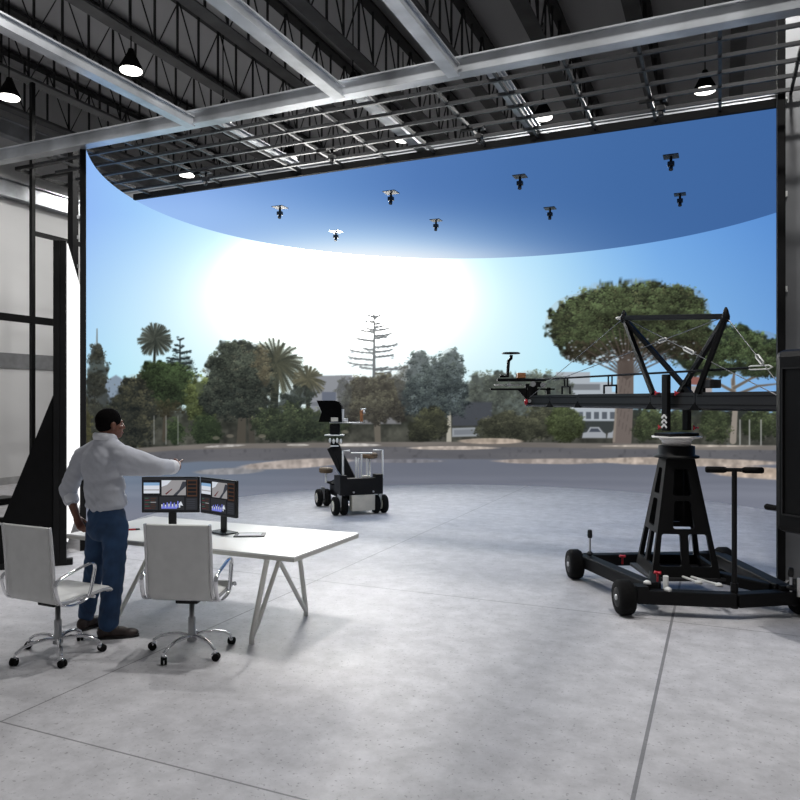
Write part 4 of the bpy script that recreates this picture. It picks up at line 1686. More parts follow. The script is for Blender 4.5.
# left hand, hanging relaxed, thumb forward
fwd = (at(82.5, 532, 5.89) - wrL).normalized()
side = bf - fwd * bf.dot(fwd)
side.normalize()                       # towards the thumb side
inn = fwd.cross(side).normalized()
if inn.dot(br) < 0:
    inn = -inn                         # palm faces the thigh
PR = Matrix((side, inn, fwd)).transposed()
body.ball(wrL + fwd * 0.052, (0.040, 0.017, 0.056), PR)
body.limb(wrL, wrL + fwd * 0.04, 0.028, 0.026)
for k, (o_, l) in enumerate(((0.030, 0.072), (0.010, 0.080), (-0.010, 0.075), (-0.029, 0.060))):
    b0 = wrL + fwd * (0.095 - 0.006 * abs(k - 1)) + side * o_
    finger(body, b0, [fwd + inn * 0.15, fwd + inn * 0.55, fwd * 0.8 + inn * 0.9], [l * 0.45, l * 0.32, l * 0.26], 0.0088)
finger(body, wrL + fwd * 0.03 + side * 0.028, [fwd * 0.8 + side * 0.7, fwd + side * 0.35 + inn * 0.2, fwd + inn * 0.3], [0.04, 0.032, 0.026], 0.0105)
# right hand, index finger pointing away to the screen
pd = (at(183, 463, 6.23) - wrR).normalized()
sd = UP - pd * UP.dot(pd)
sd.normalize()                          # thumb side up
pl = pd.cross(sd).normalized()
if pl.dot(br) > 0:
    pl = -pl                            # palm faces left
PR = Matrix((sd, pl, pd)).transposed()
body.ball(wrR + pd * 0.05, (0.042, 0.019, 0.054), PR)
body.limb(wrR, wrR + pd * 0.04, 0.028, 0.027)
b0 = wrR + pd * 0.095 + sd * 0.028
finger(body, b0, [pd, pd, pd + pl * 0.1], [0.042, 0.028, 0.024], 0.0092)
for k, (o_, l) in enumerate(((0.009, 0.080), (-0.010, 0.074), (-0.027, 0.060))):
    b0 = wrR + pd * 0.094 + sd * o_
    finger(body, b0, [pd * 0.7 + pl * 0.8, pl * 1.0 - pd * 0.35, -pd], [l * 0.48, l * 0.34, l * 0.26], 0.0092)
finger(body, wrR + pd * 0.03 + sd * 0.03 + pl * 0.008, [pd + sd * 0.5 + pl * 0.3, pd + pl * 0.6, pd + pl * 0.9 - sd * 0.2], [0.042, 0.032, 0.026], 0.0108)
# feet inside the shoes
fR, fL = frame(76)[1], frame(28)[1]
for a_, d in ((anR, fR), (anL, fL)):
    body.limb(a_ - UP * 0.03, a_ + d * 0.14 - UP * 0.045, 0.032, 0.024)
pbase = Vector((-2.40, 5.88, 0))
person = fuse(body, 'person', skin, 0.0055, 5, loc=pbase)
tag(person, 'standing person in grey white shirt and blue jeans pointing at the screen', 'person')


def wr(co):
    x, y, z = co[:, 0], co[:, 1], co[:, 2]
    w_ = 0.006 * np.sin(z * 46 + 7 * np.sin(x * 9) + 4 * np.sin(y * 11)) * np.sin(x * 17 + z * 9)
    w_ += 0.004 * np.sin(z * 92 + x * 40 + 3 * np.sin(x * 21))
    k = np.clip((1.18 - z) / 0.15, 0, 1)
    return w_ * (0.35 + 0.9 * k)


sh = MB()
sh.ball(at(102, 467, 5.83), (0.200, 0.135, 0.20), BR, 24, 16)
sh.ball(at(104.5, 487, 5.84), (0.198, 0.138, 0.17), BR, 24, 16)
sh.ball(at(106, 500.5, 5.85), (0.190, 0.145, 0.115), BR, 24, 16)
sh.limb(shL, shR, 0.074, 0.076)
sh.ball(at(103.5, 455, 5.83), (0.175, 0.118, 0.115), BR, 24, 16)
sh.ball(at(102.5, 461, 5.83), (0.195, 0.132, 0.14), BR, 24, 16)
sh.limb(neckb - UP * 0.02, shL, 0.082, 0.074)
sh.limb(neckb - UP * 0.02, shR, 0.082, 0.074)
sh.ball(neckb - UP * 0.01 - bf * 0.02, (0.085, 0.085, 0.05), BR)
sh.limb(shL, elL, 0.078, 0.072)
cuL = elL + (wrL - elL) * 0.38
sh.limb(elL, cuL, 0.068, 0.056)
sh.limb(shR, elR, 0.088, 0.074)
sh.limb(at(126, 466, 5.78), elR, 0.082, 0.074)
cuR = elR + (wrR - elR) * 0.74
sh.limb(elR, cuR, 0.073, 0.056)
fuse(sh, 'shirt', shirt_m, 0.009, 9, person, True, wrinkle=wr)
mb = MB()
pts = []
for k in range(20):
    a = 2 * PI * k / 20
    pts.append(neckb + UP * (0.030 - 0.012 * math.sin(a)) + br * math.cos(a) * 0.080 + bf * (math.sin(a) * 0.080 - 0.012))
mb.tube(pts, 0.014, 8, closed=True, flat=2.2, up=(0, 0, 1))
mb.build('collar', collar_m, person, ws=True)
for nm, a_, b_, r in (('cuff', elL, cuL, 0.058), ('cuff', elR, cuR, 0.058)):
    mb = MB()
    d = (b_ - a_).normalized()
    mb.tube([b_ - d * 0.045, b_ - d * 0.02, b_ + d * 0.012, b_ + d * 0.03], [r * 0.98, r * 1.06, r * 1.04, r * 0.94], 18)
    mb.build(nm, collar_m, person, ws=True)
je = MB()
je.ball(at(106.5, 514, 5.86), (0.172, 0.130, 0.115), BR, 24, 14)
je.ball(at(107, 520, 5.86), (0.178, 0.132, 0.115), BR, 24, 14)
je.ball(at(108, 529, 5.86) - bf * 0.02, (0.172, 0.135, 0.10), BR, 24, 14)
for a_, b_, c_, r in ((hipL, knL, anL, (0.098, 0.076, 0.068)), (hipR, knR, anR, (0.102, 0.084, 0.080))):
    je.limb(a_, b_, r[0], r[1])
    hem = c_.copy()
    hem.z = 0.13
    je.limb(b_, hem, r[1], r[2])
fuse(je, 'jeans', jeans_m, 0.009, 5, person, True, wrinkle=lambda co: 0.004 * np.sin(co[:, 2] * 60 + 9 * np.sin(co[:, 0] * 12)) * np.sin(co[:, 0] * 23 + co[:, 2] * 7))
mb = MB()
hb = MB()
hb.ball(hl((0, -0.018, 0.040)), (0.083, 0.103, 0.092), HR, 24, 16)
hb.ball(hl((0, -0.050, -0.005)), (0.074, 0.066, 0.060), HR, 20, 12)
fuse(hb, 'hair', hair_m, 0.006, 3, person, True, wrinkle=lambda co: 0.0015 * np.sin(co[:, 0] * 400) * np.sin(co[:, 2] * 400))
from mathutils.bvhtree import BVHTree
face = BVHTree.FromPolygons([v.co + person.location for v in person.data.vertices], [tuple(q_.vertices) for q_ in person.data.polygons])
for s_ in (-1, 1):
    hit = face.ray_cast(hl((s_ * 0.029, 0.25, 0.004)), -hf)[0] or hl((s_ * 0.029, 0.08, 0.004))
    mb = MB()
    mb.ball(hit - hf * 0.0062, (0.012, 0.008, 0.0065), HR, 14, 8)
    o = mb.build('eye', mat('eye_white', (150, 142, 134), 0.5), person, ws=True)
    mb = MB()
    mb.ball(hit + hf * 0.0002, (0.0052, 0.0022, 0.0058), HR, 12, 6)
    mb.build('iris', mat('iris_brown', (36, 24, 18), 0.2), o, ws=True)
    hit = face.ray_cast(hl((s_ * 0.030, 0.25, 0.026)), -hf)[0] or hit
    mb = MB()
    mb.limb(hit - hr * 0.016 - hf * 0.001, hit + hr * 0.016 - hf * 0.001, 0.004, 0.003, 8)
    mb.build('eyebrow', hair_m, person, ws=True)
hit = face.ray_cast(hl((0, 0.25, -0.066)), -hf)[0]
if hit is not None:
    mb = MB()
    mb.ball(hit - hf * 0.006, (0.023, 0.009, 0.008), HR, 14, 8)
    mb.build('mouth', mat('lips', (118, 62, 56), 0.5), person, ws=True)
for a_, d in ((anR, fR), (anL, fL)):
    b = Vector((a_.x, a_.y, 0))
    sdv = Vector((d.y, -d.x, 0))
    FR = Matrix((sdv, d, UP)).transposed()
    s_ = MB()
    s_.ball(b - d * 0.035 + UP * 0.055, (0.042, 0.055, 0.055), FR)
    s_.ball(b + d * 0.07 + UP * 0.045, (0.045, 0.10, 0.045), FR)
    s_.ball(b + d * 0.155 + UP * 0.036, (0.048, 0.075, 0.034), FR)
    s_.limb(a_ + UP * 0.01, b + d * 0.05 + UP * 0.06, 0.045, 0.04)
    so = fuse(s_, 'shoe', shoe_m, 0.006, 4, person, True)
    mb = MB()
    outline = []
    for k in range(24):
        a = 2 * PI * k / 24
        yy = math.sin(a) * 0.157 + 0.075
        wv = 0.046 * abs(math.cos(a)) ** 0.6 * (1 if math.cos(a) > 0 else -1)
        outline.append(b + sdv * wv + d * yy)
    vs_ = [p + UP * 0.001 for p in outline] + [p + UP * 0.02 for p in outline]
    n = 24
    mb.add(vs_, [tuple(range(n - 1, -1, -1)), tuple(range(n, 2 * n))] + [(i, (i + 1) % n, n + (i + 1) % n, n + i) for i in range(n)], False)
    mb.build('sole', sole_m, so, ws=True)
# ------------------------------------------------------------------ camera dolly on the stage
cream = mat('cream_paint', (205, 200, 186), 0.5, 0, 0.06, 10)
seat_brown = mat('brown_vinyl', (104, 84, 62), 0.6, 0, 0.12, 16)
wood = mat('wood', (150, 100, 62), 0.55, 0, 0.2, 14)
DC = Vector((-0.852, 12.6, 0))
DROT = math.radians(20.5)
dol = thing('camera_dolly', 'black camera dolly with brown seats and hooded camera standing before the screen', 'camera dolly', DC, DROT)


def wheel(parent, c, ax, r, w, hub_m, label=None, ws=False):
    c, ax = Vector(c), Vector(ax).normalized()
    mb = MB()
    R = Matrix((ax.orthogonal().normalized(), ax.cross(ax.orthogonal().normalized()), ax)).transposed()
    mb.lathe([(r * 0.55, -w / 2), (r * 0.9, -w / 2), (r, -w * 0.3), (r, w * 0.3), (r * 0.9, w / 2), (r * 0.55, w / 2)], c, 30, R)
    o = mb.build('wheel', rubber, parent, ws=ws, label=label)
    mb = MB()
    mb.lathe([(r * 0.5, -w * 0.53), (r * 0.56, -w * 0.51), (r * 0.56, w * 0.51), (r * 0.5, w * 0.53)], c, 24, R)
    mb.build('rim', hub_m, o, ws=ws)
    mb = MB()
    mb.lathe([(r * 0.16, -w * 0.6), (r * 0.16, w * 0.6)], c, 14, R)
    mb.build('hub_cap', steel, o, ws=ws)
    return o


for sx in (-1, 1):
    for y in (-0.52, 0.58):
        for dx in (0.0, -0.14):
            wheel(dol, (sx * (0.42 + dx), y, 0.155), (1, 0, 0), 0.155, 0.09, cream if dx == 0 else black_metal)
        mb = MB()
        mb.cyl((sx * 0.2, y, 0.155), (sx * 0.47, y, 0.155), 0.025, n=10)
        mb.box((sx * 0.35, y, 0.24), (0.05, 0.09, 0.2))
        mb.build('axle', steel, dol)
mb = MB()
mb.box((0, 0.1, 0.31), (0.44, 1.0, 0.2))
mb.build('chassis', black_metal, dol, bevel=0.015)
mb = MB()
mb.box((-0.02, 0.42, 0.425), (0.52, 0.42, 0.03))
mb.build('rear_platform', black_matte, dol, bevel=0.006)
mb = MB()
mb.box((0, -0.56, 0.47), (0.74, 0.14, 0.27))
for sx in (-1, 1):
    mb.box((sx * 0.31, -0.56, 0.63), (0.12, 0.14, 0.06))
    mb.box((sx * 0.34, -0.38, 0.50), (0.06, 0.24, 0.28))
mb.build('front_box', black_metal, dol)
mb = MB()
mb.box((0.03, -0.56, 0.20), (0.40, 0.16, 0.26))
mb.build('battery_box', cream, dol, bevel=0.008)
for sx in (-0.14, 0.2):
    mb = MB()
    mb.cyl((sx, -0.632, 0.38), (sx, -0.642, 0.38), 0.016, n=10)
    mb.build('bolt', steel, dol)


def wtube(name, pts, r, m, parent=dol, n=8):
    mb = MB()
    mb.tube(pts, r, n, smooth=True)
    return mb.build(name, m, parent, ws=True)


Yd = 12.15
wtube('hand_rail', [at(343, 478, Yd), at(343, 451, Yd), at(350, 450.5, Yd)], 0.018, white_metal)
wtube('hand_rail', [at(383, 478, Yd + 0.2), at(382.5, 450, Yd + 0.2), at(373, 450, Yd + 0.2)], 0.018, white_metal)
wtube('hand_rail', [at(351, 453, 12.3), at(372, 453, 12.3)], 0.014, white_metal)
for x, y0, y1, Y in ((356, 457, 480, 12.3), (361.5, 454, 481, 12.25), (358.5, 458, 481, 12.5), (367, 456, 477, 12.5)):
    wtube('upright', [at(x, y0, Y), at(x, y1, Y)], 0.014, white_metal)
mb = MB()
mb.box(at(366, 479, 12.4), (0.14, 0.1, 0.12))
mb.build('control_box', cream, dol, ws=True, bevel=0.008)
for (x, y, Y, r) in ((326, 470, 13.0, 0.125), (370, 455.5, 12.6, 0.135)):
    c = at(x, y, Y)
    mb = MB()
    mb.lathe([(r * 0.8, -0.05), (r, -0.03), (r, 0.02), (r * 0.85, 0.045), (0.01, 0.05)], c, 26)
    s_ = mb.build('seat', seat_brown, dol, ws=True)
    mb = MB()
    mb.cyl(c - Z(0.05), (c.x, c.y, 0.42), 0.018, n=10)
    mb.build('seat_post', white_metal, s_, ws=True)
# boom and head
mb = MB()
b0, b1 = at(350, 481, 12.45), at(333, 446, 12.5)
mb.bar(b0, b1, 0.13, 0.22, up=(1, 0, 0.3))
mb.bar(at(333, 455, 12.5), at(334.5, 441, 12.5), 0.11, 0.12, up=(1, 0, 0))
mb.build('boom_arm', black_metal, dol, ws=True, bevel=0.012)
wtube('hydraulic_ram', [at(343, 480, 12.3), at(336, 470, 12.3)], 0.018, steel)
wtube('cable', [at(330, 482, 12.6), at(338, 478, 12.35), at(340, 465, 12.3), at(336, 455, 12.35)], 0.008, black_matte)
mb = MB()
for k in range(4):
    c = at(330 + k * 3.6, 440.5 + (k % 2) * 0.8, 12.42)
    mb.ball(c, (0.022, 0.03, 0.045), None, 10, 6)
mb.build('clamp_row', white_metal, dol, ws=True)
mb = MB()
mb.box(at(334.5, 435, 12.5), (0.33, 0.2, 0.02))
mb.box(at(334.5, 446, 12.4), (0.14, 0.1, 0.018))
mb.build('head_plate', white_metal, dol, ws=True, bevel=0.004)
mb = MB()
mb.box(at(335, 429, 12.5), (0.17, 0.16, 0.18))
mb.build('pan_head', black_matte, dol, ws=True, bevel=0.02)
mb = MB()
mb.box(at(346, 422.6, 12.5), (0.56, 0.12, 0.018))
mb.build('rod_plate', white_metal, dol, ws=True)
hood = [(316.5, 400.5), (334, 400.5), (339, 402), (341.5, 406), (342, 422), (318.5, 422), (321.5, 412)]
mb = MB()
front = [at(x, y, 12.38) for x, y in hood]
back = [p + Vector((0, 0.28, 0)) for p in front]
n = len(front)
mb.add(front + back, [tuple(range(n)), tuple(range(2 * n - 1, n - 1, -1))] + [(i, (i + 1) % n, n + (i + 1) % n, n + i) for i in range(n)], False)
hd = mb.build('camera_hood', mat('flock_black', (6, 6, 6), 0.95, 0, 0.1, 10, spec=0.1), dol, ws=True)
mb = MB()
mb.box(at(334.5, 419.5, 12.375), (0.12, 0.01, 0.07))
mb.build('label_plate', cream, hd, ws=True)
mb = MB()
mb.box(at(342.5, 415, 12.45), (0.05, 0.1, 0.2))
mb.box(at(345, 420, 12.45), (0.1, 0.08, 0.05))
mb.build('lens_bracket', white_metal, dol, ws=True, bevel=0.006)
mb = MB()
mb.box(at(361.5, 416, 12.45), (0.05, 0.1, 0.2))
mb.build('follow_focus', wood, dol, ws=True, bevel=0.008)
mb = MB()
mb.cyl(at(363, 412, 12.45), at(365, 412, 12.45), 0.03, n=12)
mb.cyl(at(361, 409.5, 12.45), at(366, 408.8, 12.45), 0.012, n=8)
mb.build('focus_knob', white_metal, dol, ws=True)

# ------------------------------------------------------------------ camera crane
crc = Vector((2.72, 7.15, 0))
cr = thing('camera_crane', 'large black camera crane with wheeled pedestal base and long horizontal arm', 'camera crane', crc)
ad = Vector((0.415, -0.91, 0)).normalized()     # along the arm, towards the tail
an = Vector((-0.91, -0.415, 0)).normalized()    # across the arm, towards the viewer


def arm(s, z, off=0.0):
    p = crc + ad * s + an * off
    return Vector((p.x, p.y, z))


crane_paint = mat('crane_paint', (11, 11, 12), 0.5, 0.0, 0.2, 4, spec=0.2)
crane_arm_m = mat('crane_arm_paint', (24, 24, 26), 0.42, 0.0, 0.25, 3, stretch=(1, 1, 6))


def cpart(name, mb, m=None, parent=None, bevel=0.0, label=None):
    return mb.build(name, m or crane_paint, parent or cr, ws=True, bevel=bevel, label=label)


W1, W2, W3, W4 = (1.86, 7.74), (1.985, 6.44), (3.50, 7.86), (3.56, 6.46)
for (x, y) in (W1, W2, W3, W4):
    wheel(cr, (x, y, 0.155), (0.995, 0.06, 0), 0.155, 0.13, crane_paint, ws=True)
V3 = lambda x, y, z: Vector((x, y, z))
# base beams
for a_, b_, w_, h_ in ((V3(1.95, 7.74, 0.20), V3(2.26, 6.50, 0.20), 0.13, 0.13), (V3(3.42, 7.86, 0.20), V3(3.40, 6.46, 0.20), 0.13, 0.13),
                       (V3(2.10, 6.46, 0.16), V3(2.92, 6.33, 0.16), 0.12, 0.12), (V3(2.92, 6.33, 0.16), V3(3.52, 6.44, 0.16), 0.12, 0.12),
                       (V3(1.95, 7.74, 0.2), V3(3.45, 7.86, 0.2), 0.12, 0.12), (V3(2.30, 6.55, 0.2), V3(2.45, 7.0, 0.22), 0.1, 0.1), (V3(3.35, 6.55, 0.2), V3(3.0, 6.95, 0.22), 0.1, 0.1)):
    mb = MB()
    mb.bar(a_, b_, w_, h_)
    cpart('base_beam', mb, bevel=0.012)
for (x, y), sx in ((W1, 1), (W2, 1), (W3, -1), (W4, -1)):
    mb = MB()
    mb.cyl((x, y, 0.155), (x + sx * 0.22, y + sx * 0.012, 0.165), 0.045, n=14)
    mb.box((x + sx * 0.15, y, 0.19), (0.1, 0.12, 0.14))
    cpart('axle_block', mb, bevel=0.0)
mb = MB()
mb.box((2.72, 7.14, 0.215), (0.72, 0.66, 0.03))
cpart('base_plate', mb, dark_steel, bevel=0.005)
# pedestal: four perforated faces
pyaw = math.radians(-5)
ex = Vector((math.cos(pyaw), math.sin(pyaw), 0))
ey = Vector((-math.sin(pyaw), math.cos(pyaw), 0))
zb, zt, hb_, ht_ = 0.23, 1.33, 0.315, 0.135


def rounded(pts, r=0.02):
    out = []
    n = len(pts)
    for i in range(n):
        p, q, s_ = Vector(pts[i - 1]), Vector(pts[i]), Vector(pts[(i + 1) % n])
        a_, b_ = (p - q).normalized(), (s_ - q).normalized()
        rr = min(r, (p - q).length * 0.4, (s_ - q).length * 0.4)
        for k in range(5):
            u = k / 4
            A, B = q + a_ * rr, q + b_ * rr
            out.append(tuple(A * (1 - u) ** 2 + q * 2 * u * (1 - u) + B * u ** 2))
    return out


for (dx, dy) in ((ex, -ey), (ey, ex), (-ex, ey), (-ey, -ex)):
    B = crc + dy * hb_ + Z(zb)
    T = crc + dy * ht_ + Z(zt)
    upv = (T - B)
    Ls = upv.length
    upv.normalize()
    hw = lambda y: hb_ - (hb_ - ht_) * y / Ls
    outer = [(-hb_, 0), (hb_, 0), (ht_, Ls), (-ht_, Ls)]
    m_ = 0.044
    holes = []
    y0, y1 = 0.10, 0.40
    see_through = (dx - ey).length < 1e-6 or (dx + ex).length < 1e-6
    if see_through:
        holes.append(rounded([(-hw(y0) + 0.05, y0), (hw(y0) - 0.05, y0), (hw(y1) - m_, y1), (-hw(y1) + m_, y1)], 0.022))
    for sg in () if see_through else (-1, 1):
        h_ = [(sg * 0.036, y0), (sg * (hw(y0) - m_ - 0.01), y0), (sg * (hw(y1) - m_), y1), (sg * 0.036, y1)]
        holes.append(rounded(h_ if sg > 0 else h_[::-1], 0.022))
    y0, y1 = 0.45, 0.715
    holes.append(rounded([(-0.10, y0), (0.10, y0), (0.075, y1), (-0.075, y1)], 0.025))
    y0, y1 = 0.765, 1.02
    holes.append(rounded([(-0.088, y0), (0.088, y0), (0.062, y1), (-0.062, y1)], 0.025))
    mb = MB()
    mb.sheet(outer, holes, B, dx, upv, 0.035)
    cpart('pedestal_face', mb)
mb = MB()
mb.lathe([(0.07, 0.72), (0.07, 1.30)], crc, 18)
cpart('centre_column', mb, black_matte)
mb = MB()
mb.lathe([(0.21, 1.335), (0.21, 1.355), (0.17, 1.365), (0.17, 1.45), (0.15, 1.455)], crc, 32)
cpart('turntable', mb)
mb = MB()
mb.lathe([(0.13, 1.453), (0.14, 1.50), (0.17, 1.525), (0.235, 1.53), (0.235, 1.545)], crc, 36)
cpart('turntable_flange', mb, mat('flange_steel', (232, 228, 224), 0.5, 0.0), label='pale metal flange under the fork')
mb = MB()
mb.bar(arm(0, 1.562) + an * 0.185, arm(0, 1.562) - an * 0.185, 0.22, 0.03)
cpart('fork_plate', mb, bevel=0.005)
for off, zt_ in ((0.135, 2.15), (-0.135, 2.10)):
    mb = MB()
    p = arm(0, 1.6, off)
    mb.bar(p, arm(0, zt_, off), 0.075, 0.05, up=tuple(an))
    o = cpart('fork_post', mb, bevel=0.006)
    if off > 0:
        for k in range(3):
            for sg in (-1, 1):
                pass
            mb = MB()
            c = arm(0, 1.63 + k * 0.046, off + 0.0265)
            for sg in (-1, 1):
                mb.bar(c + ad * sg * 0.034, c + Z(0.034), 0.020, 0.002, up=tuple(an))
            mb.build('chevron_mark', white_metal, o, ws=True, label='white chevron mark')
for s_, off, z in ((-0.07, 0.155, 1.63), (0.13, -0.1, 1.63), (-0.17, 0.10, 1.97), (0.09, 0.10, 1.965)):
    mb = MB()
    c = arm(s_, z, off)
    for k in range(3):
        a = 2 * PI * k / 3
        mb.limb(c, c + an * 0.0 + ad * math.cos(a) * 0.018 + Z(math.sin(a) * 0.018), 0.010, 0.009, 8)
    mb.cyl(c - an * 0.05, c, 0.008, n=8)
    cpart('red_knob', mb, red_plastic, label='red clamp knob')
# arm sections, thinner towards the tip
zc_ = 1.888
for s0, s1, h_, w_ in ((-2.5, -1.98, 0.145, 0.13), (-1.97, -1.44, 0.150, 0.135), (-1.43, -0.28, 0.158, 0.14), (-0.27, 0.30, 0.165, 0.15), (0.31, 1.45, 0.17, 0.155)):
    mb = MB()
    P2 = [(-w_ / 2, -h_ / 2 + 0.02), (-w_ / 2 + 0.025, -h_ / 2), (w_ / 2 - 0.025, -h_ / 2), (w_ / 2, -h_ / 2 + 0.02), (w_ / 2, h_ / 2), (-w_ / 2, h_ / 2)]
    a_ = [arm(s0, zc_ + y, x) for x, y in P2]
    b_ = [arm(s1, zc_ + y, x) for x, y in P2]
    n = len(P2)
    mb.add(a_ + b_, [tuple(range(n)), tuple(range(2 * n - 1, n - 1, -1))] + [(i, (i + 1) % n, n + (i + 1) % n, n + i) for i in range(n)], False)
    sec = cpart('arm_section', mb, crane_arm_m)
    mb = MB()
    for zz in (h_ * 0.28, -h_ * 0.2):
        mb.bar(arm(s0 + 0.02, zc_ + zz, w_ / 2), arm(s1 - 0.02, zc_ + zz, w_ / 2), 0.01, 0.012)
    mb.build('side_rib', black_metal, sec, ws=True)
    mb = MB()
    o_ = arm(s1, zc_ - h_ / 2 - 0.004, w_ / 2 + 0.006)
    mb.sheet([(-0.07, 0), (0.07, 0), (0, 0.075)], [], o_, ad, Vector((0, 0, 1)), 0.012)
    mb.build('joint_plate', black_matte, sec, ws=True)
# mast truss above the pivot
aL_, aR_ = arm(-0.745, 2.783), arm(0.59, 2.66)
mb = MB()
mb.bar(aL_, aR_, 0.05, 0.05)
cpart('mast_top_bar', mb, bevel=0.004)
for A, s_, off in ((aL_, -0.22, 0.09), (aL_, 0.095, -0.09), (aR_, -0.06, -0.09), (aR_, 0.34, 0.09)):
    mb = MB()
    mb.bar(A, arm(s_, 1.96, off), 0.045, 0.045)
    cpart('mast_leg', mb, bevel=0.004)
for A in (aL_, aR_):
    mb = MB()
    mb.lathe([(0.03, -0.05), (0.035, 0.0), (0.02, 0.06), (0.008, 0.085)], A, 14)
    cpart('mast_cap', mb)
mb = MB()
mb.ball(aL_ + an * 0.03 - ad * 0.04, (0.04, 0.02, 0.02), None, 10, 6)
cpart('cable_anchor', mb, white_metal)
# guy cables, turnbuckles and the trim rod
cables = [(aL_, arm(-2.5, 1.885, 0.07)), (aL_, arm(1.25, 1.91, 0.09)), (aR_, arm(1.2, 2.0, 0.05)), (aR_, arm(-2.0, 2.13, 0.0)), (aL_, arm(-1.2, 2.17, 0.02))]
cable_m = mat('wire_rope', (120, 120, 122), 0.35, 0.6)
for a_, b_ in cables[:4]:
    mb = MB()
    mb.cyl(a_, b_, 0.0045, n=6)
    cpart('guy_cable', mb, cable_m)


def turnbuckle(a_, b_, t_, L=0.12):
    d = (b_ - a_).normalized()
    c = a_ + (b_ - a_) * t_
    s_ = d.cross(an).normalized()
    mb = MB()
    loop = [c - d * L / 2, c - d * L * 0.35 + s_ * 0.016, c + d * L * 0.35 + s_ * 0.016, c + d * L / 2, c + d * L * 0.35 - s_ * 0.016, c - d * L * 0.35 - s_ * 0.016]
    mb.tube(loop, 0.007, 6, closed=True)
    cpart('turnbuckle', mb, white_metal)


turnbuckle(*cables[1], 0.47, 0.16)
turnbuckle(*cables[2], 0.62)
turnbuckle(*cables[3], 0.30)
mb = MB()
mb.cyl(arm(-2.35, 2.16, 0.02), arm(0.86, 2.18, 0.02), 0.011, n=10)
cpart('trim_rod', mb)
turnbuckle(arm(0.84, 2.18, 0.02), arm(1.08, 2.18, 0.02), 0.5, 0.26)
for s_, hwid in ((-1.72, 0.075), (-0.94, 0.1)):
    mb = MB()
    q = [arm(s_ - hwid, 1.97, 0.02), arm(s_ - hwid, 2.06, 0.02), arm(s_ + hwid, 2.06, 0.02), arm(s_ + hwid, 1.97, 0.02)]
    mb.tube(q, 0.012, 6, smooth=False)
    mb.tube([arm(s_ - 0.03, 2.06, 0.02), arm(s_ - 0.03, 2.17, 0.02)], 0.009, 6)
    mb.tube([arm(s_ + 0.03, 2.06, 0.02), arm(s_ + 0.03, 2.17, 0.02)], 0.009, 6)
    cpart('rod_bracket', mb)
mb = MB()
mb.bar(arm(0.33, 1.96), arm(0.33, 2.19), 0.03, 0.03, up=tuple(ad))
cpart('rod_strut', mb)
mb = MB()
mb.box(arm(0.42, 2.05), (0.14, 0.12, 0.08), Matrix.Rotation(0.4, 3, 'Z'))
cpart('cable_box', mb, dark_steel, bevel=0.01)
# tip: platform, wheel control, head
TY = 9.42
mb = MB()
mb.box(at(521, 380, TY), (0.62, 0.2, 0.035))
cpart('tip_platform', mb, black_matte)
mb = MB()
mb.box(at(508, 389.3, TY), (0.46, 0.08, 0.025))
cpart('lower_rail', mb, black_matte)
mb = MB()
mb.box(at(508, 385, TY), (0.36, 0.03, 0.02))
cpart('cross_tube', mb, white_metal)
mb = MB()
mb.tube([at(500, 376, TY), at(507.5, 376.5, TY), at(508.5, 361, TY), at(511, 358.5, TY), at(511.3, 355, TY)], 0.022, 10)
cpart('wheel_stalk', mb)
mb = MB()
mb.lathe([(0.05, -0.012), (0.115, -0.008), (0.12, 0.004), (0.10, 0.012)], at(511, 353.3, TY), 28)
cpart('hand_wheel', mb)
mb = MB()
mb.box(at(521, 375.6, TY), (0.105, 0.12, 0.07))
cpart('wooden_box', mb, wood, bevel=0.006, label='small wooden box')
mb = MB()
mb.box(at(531, 395, TY), (0.13, 0.2, 0.23))
mb.sheet([(-0.12, 0.0), (0.04, 0.0), (0.04, -0.12), (0.0, -0.14)], [], at(527.5, 390, TY - 0.05), Vector((1, 0, 0)), Vector((0, 0, 1)), 0.05)
cpart('tip_bracket', mb)
for (x, y, r) in ((533, 384, 0.035), (543, 385, 0.035), (529.5, 401, 0.022), (509, 384.8, 0.025)):
    mb = MB()
    mb.cyl(at(x, y, TY - 0.16), at(x, y, TY - 0.09), r, n=14)
    cpart('pulley', mb, steel)
mb = MB()
mb.ball(at(526, 402, TY - 0.1), (0.025, 0.02, 0.04), None, 10, 6)
cpart('red_knob', mb, red_plastic, label='red clamp knob')
for (x, y, sx, sz, m_) in ((541, 389.2, 0.34, 0.02, black_matte), (537, 384.5, 0.10, 0.07, black_plastic), (548, 391, 0.05, 0.09, black_plastic), (527, 386, 0.05, 0.06, black_plastic)):
    mb = MB()
    mb.box(at(x, y, TY - 0.02), (sx, 0.08, sz))
    cpart('bracket_block', mb, m_)
# tail: counterweight bucket
cw = arm(1.60, 0, 0.06)
CRt = Matrix((an, ad, UP)).transposed()
mb = MB()
mb.box((cw.x, cw.y, 1.575), (0.5, 0.56, 1.45), CRt)
cwo = cpart('counterweight_bucket', mb, mat('bucket_paint', (7, 7, 8), 0.5, 0, 0.2, 3, spec=0.2), bevel=0.06)
mb = MB()
c = Vector((cw.x, cw.y, 0)) + an * 0.255
ring_ = []
for sg in (-1, 1):
    mb.bar(c + ad * sg * 0.19 + Z(1.0), c + ad * sg * 0.19 + Z(2.15), 0.012, 0.02, up=tuple(an))
for z in (1.0, 2.15):
    mb.bar(c + ad * -0.19 + Z(z), c + ad * 0.19 + Z(z), 0.012, 0.02, up=tuple(an))
mb.build('side_rib', black_plastic, cwo, ws=True)
c = Vector((cw.x, cw.y, 1.03)) - ad * 0.28 + an * 0.2
mb = MB()
mb.limb(c, c - ad * 0.09, 0.022, 0.026)
mb.build('grip_knob', rubber, cwo, ws=True)
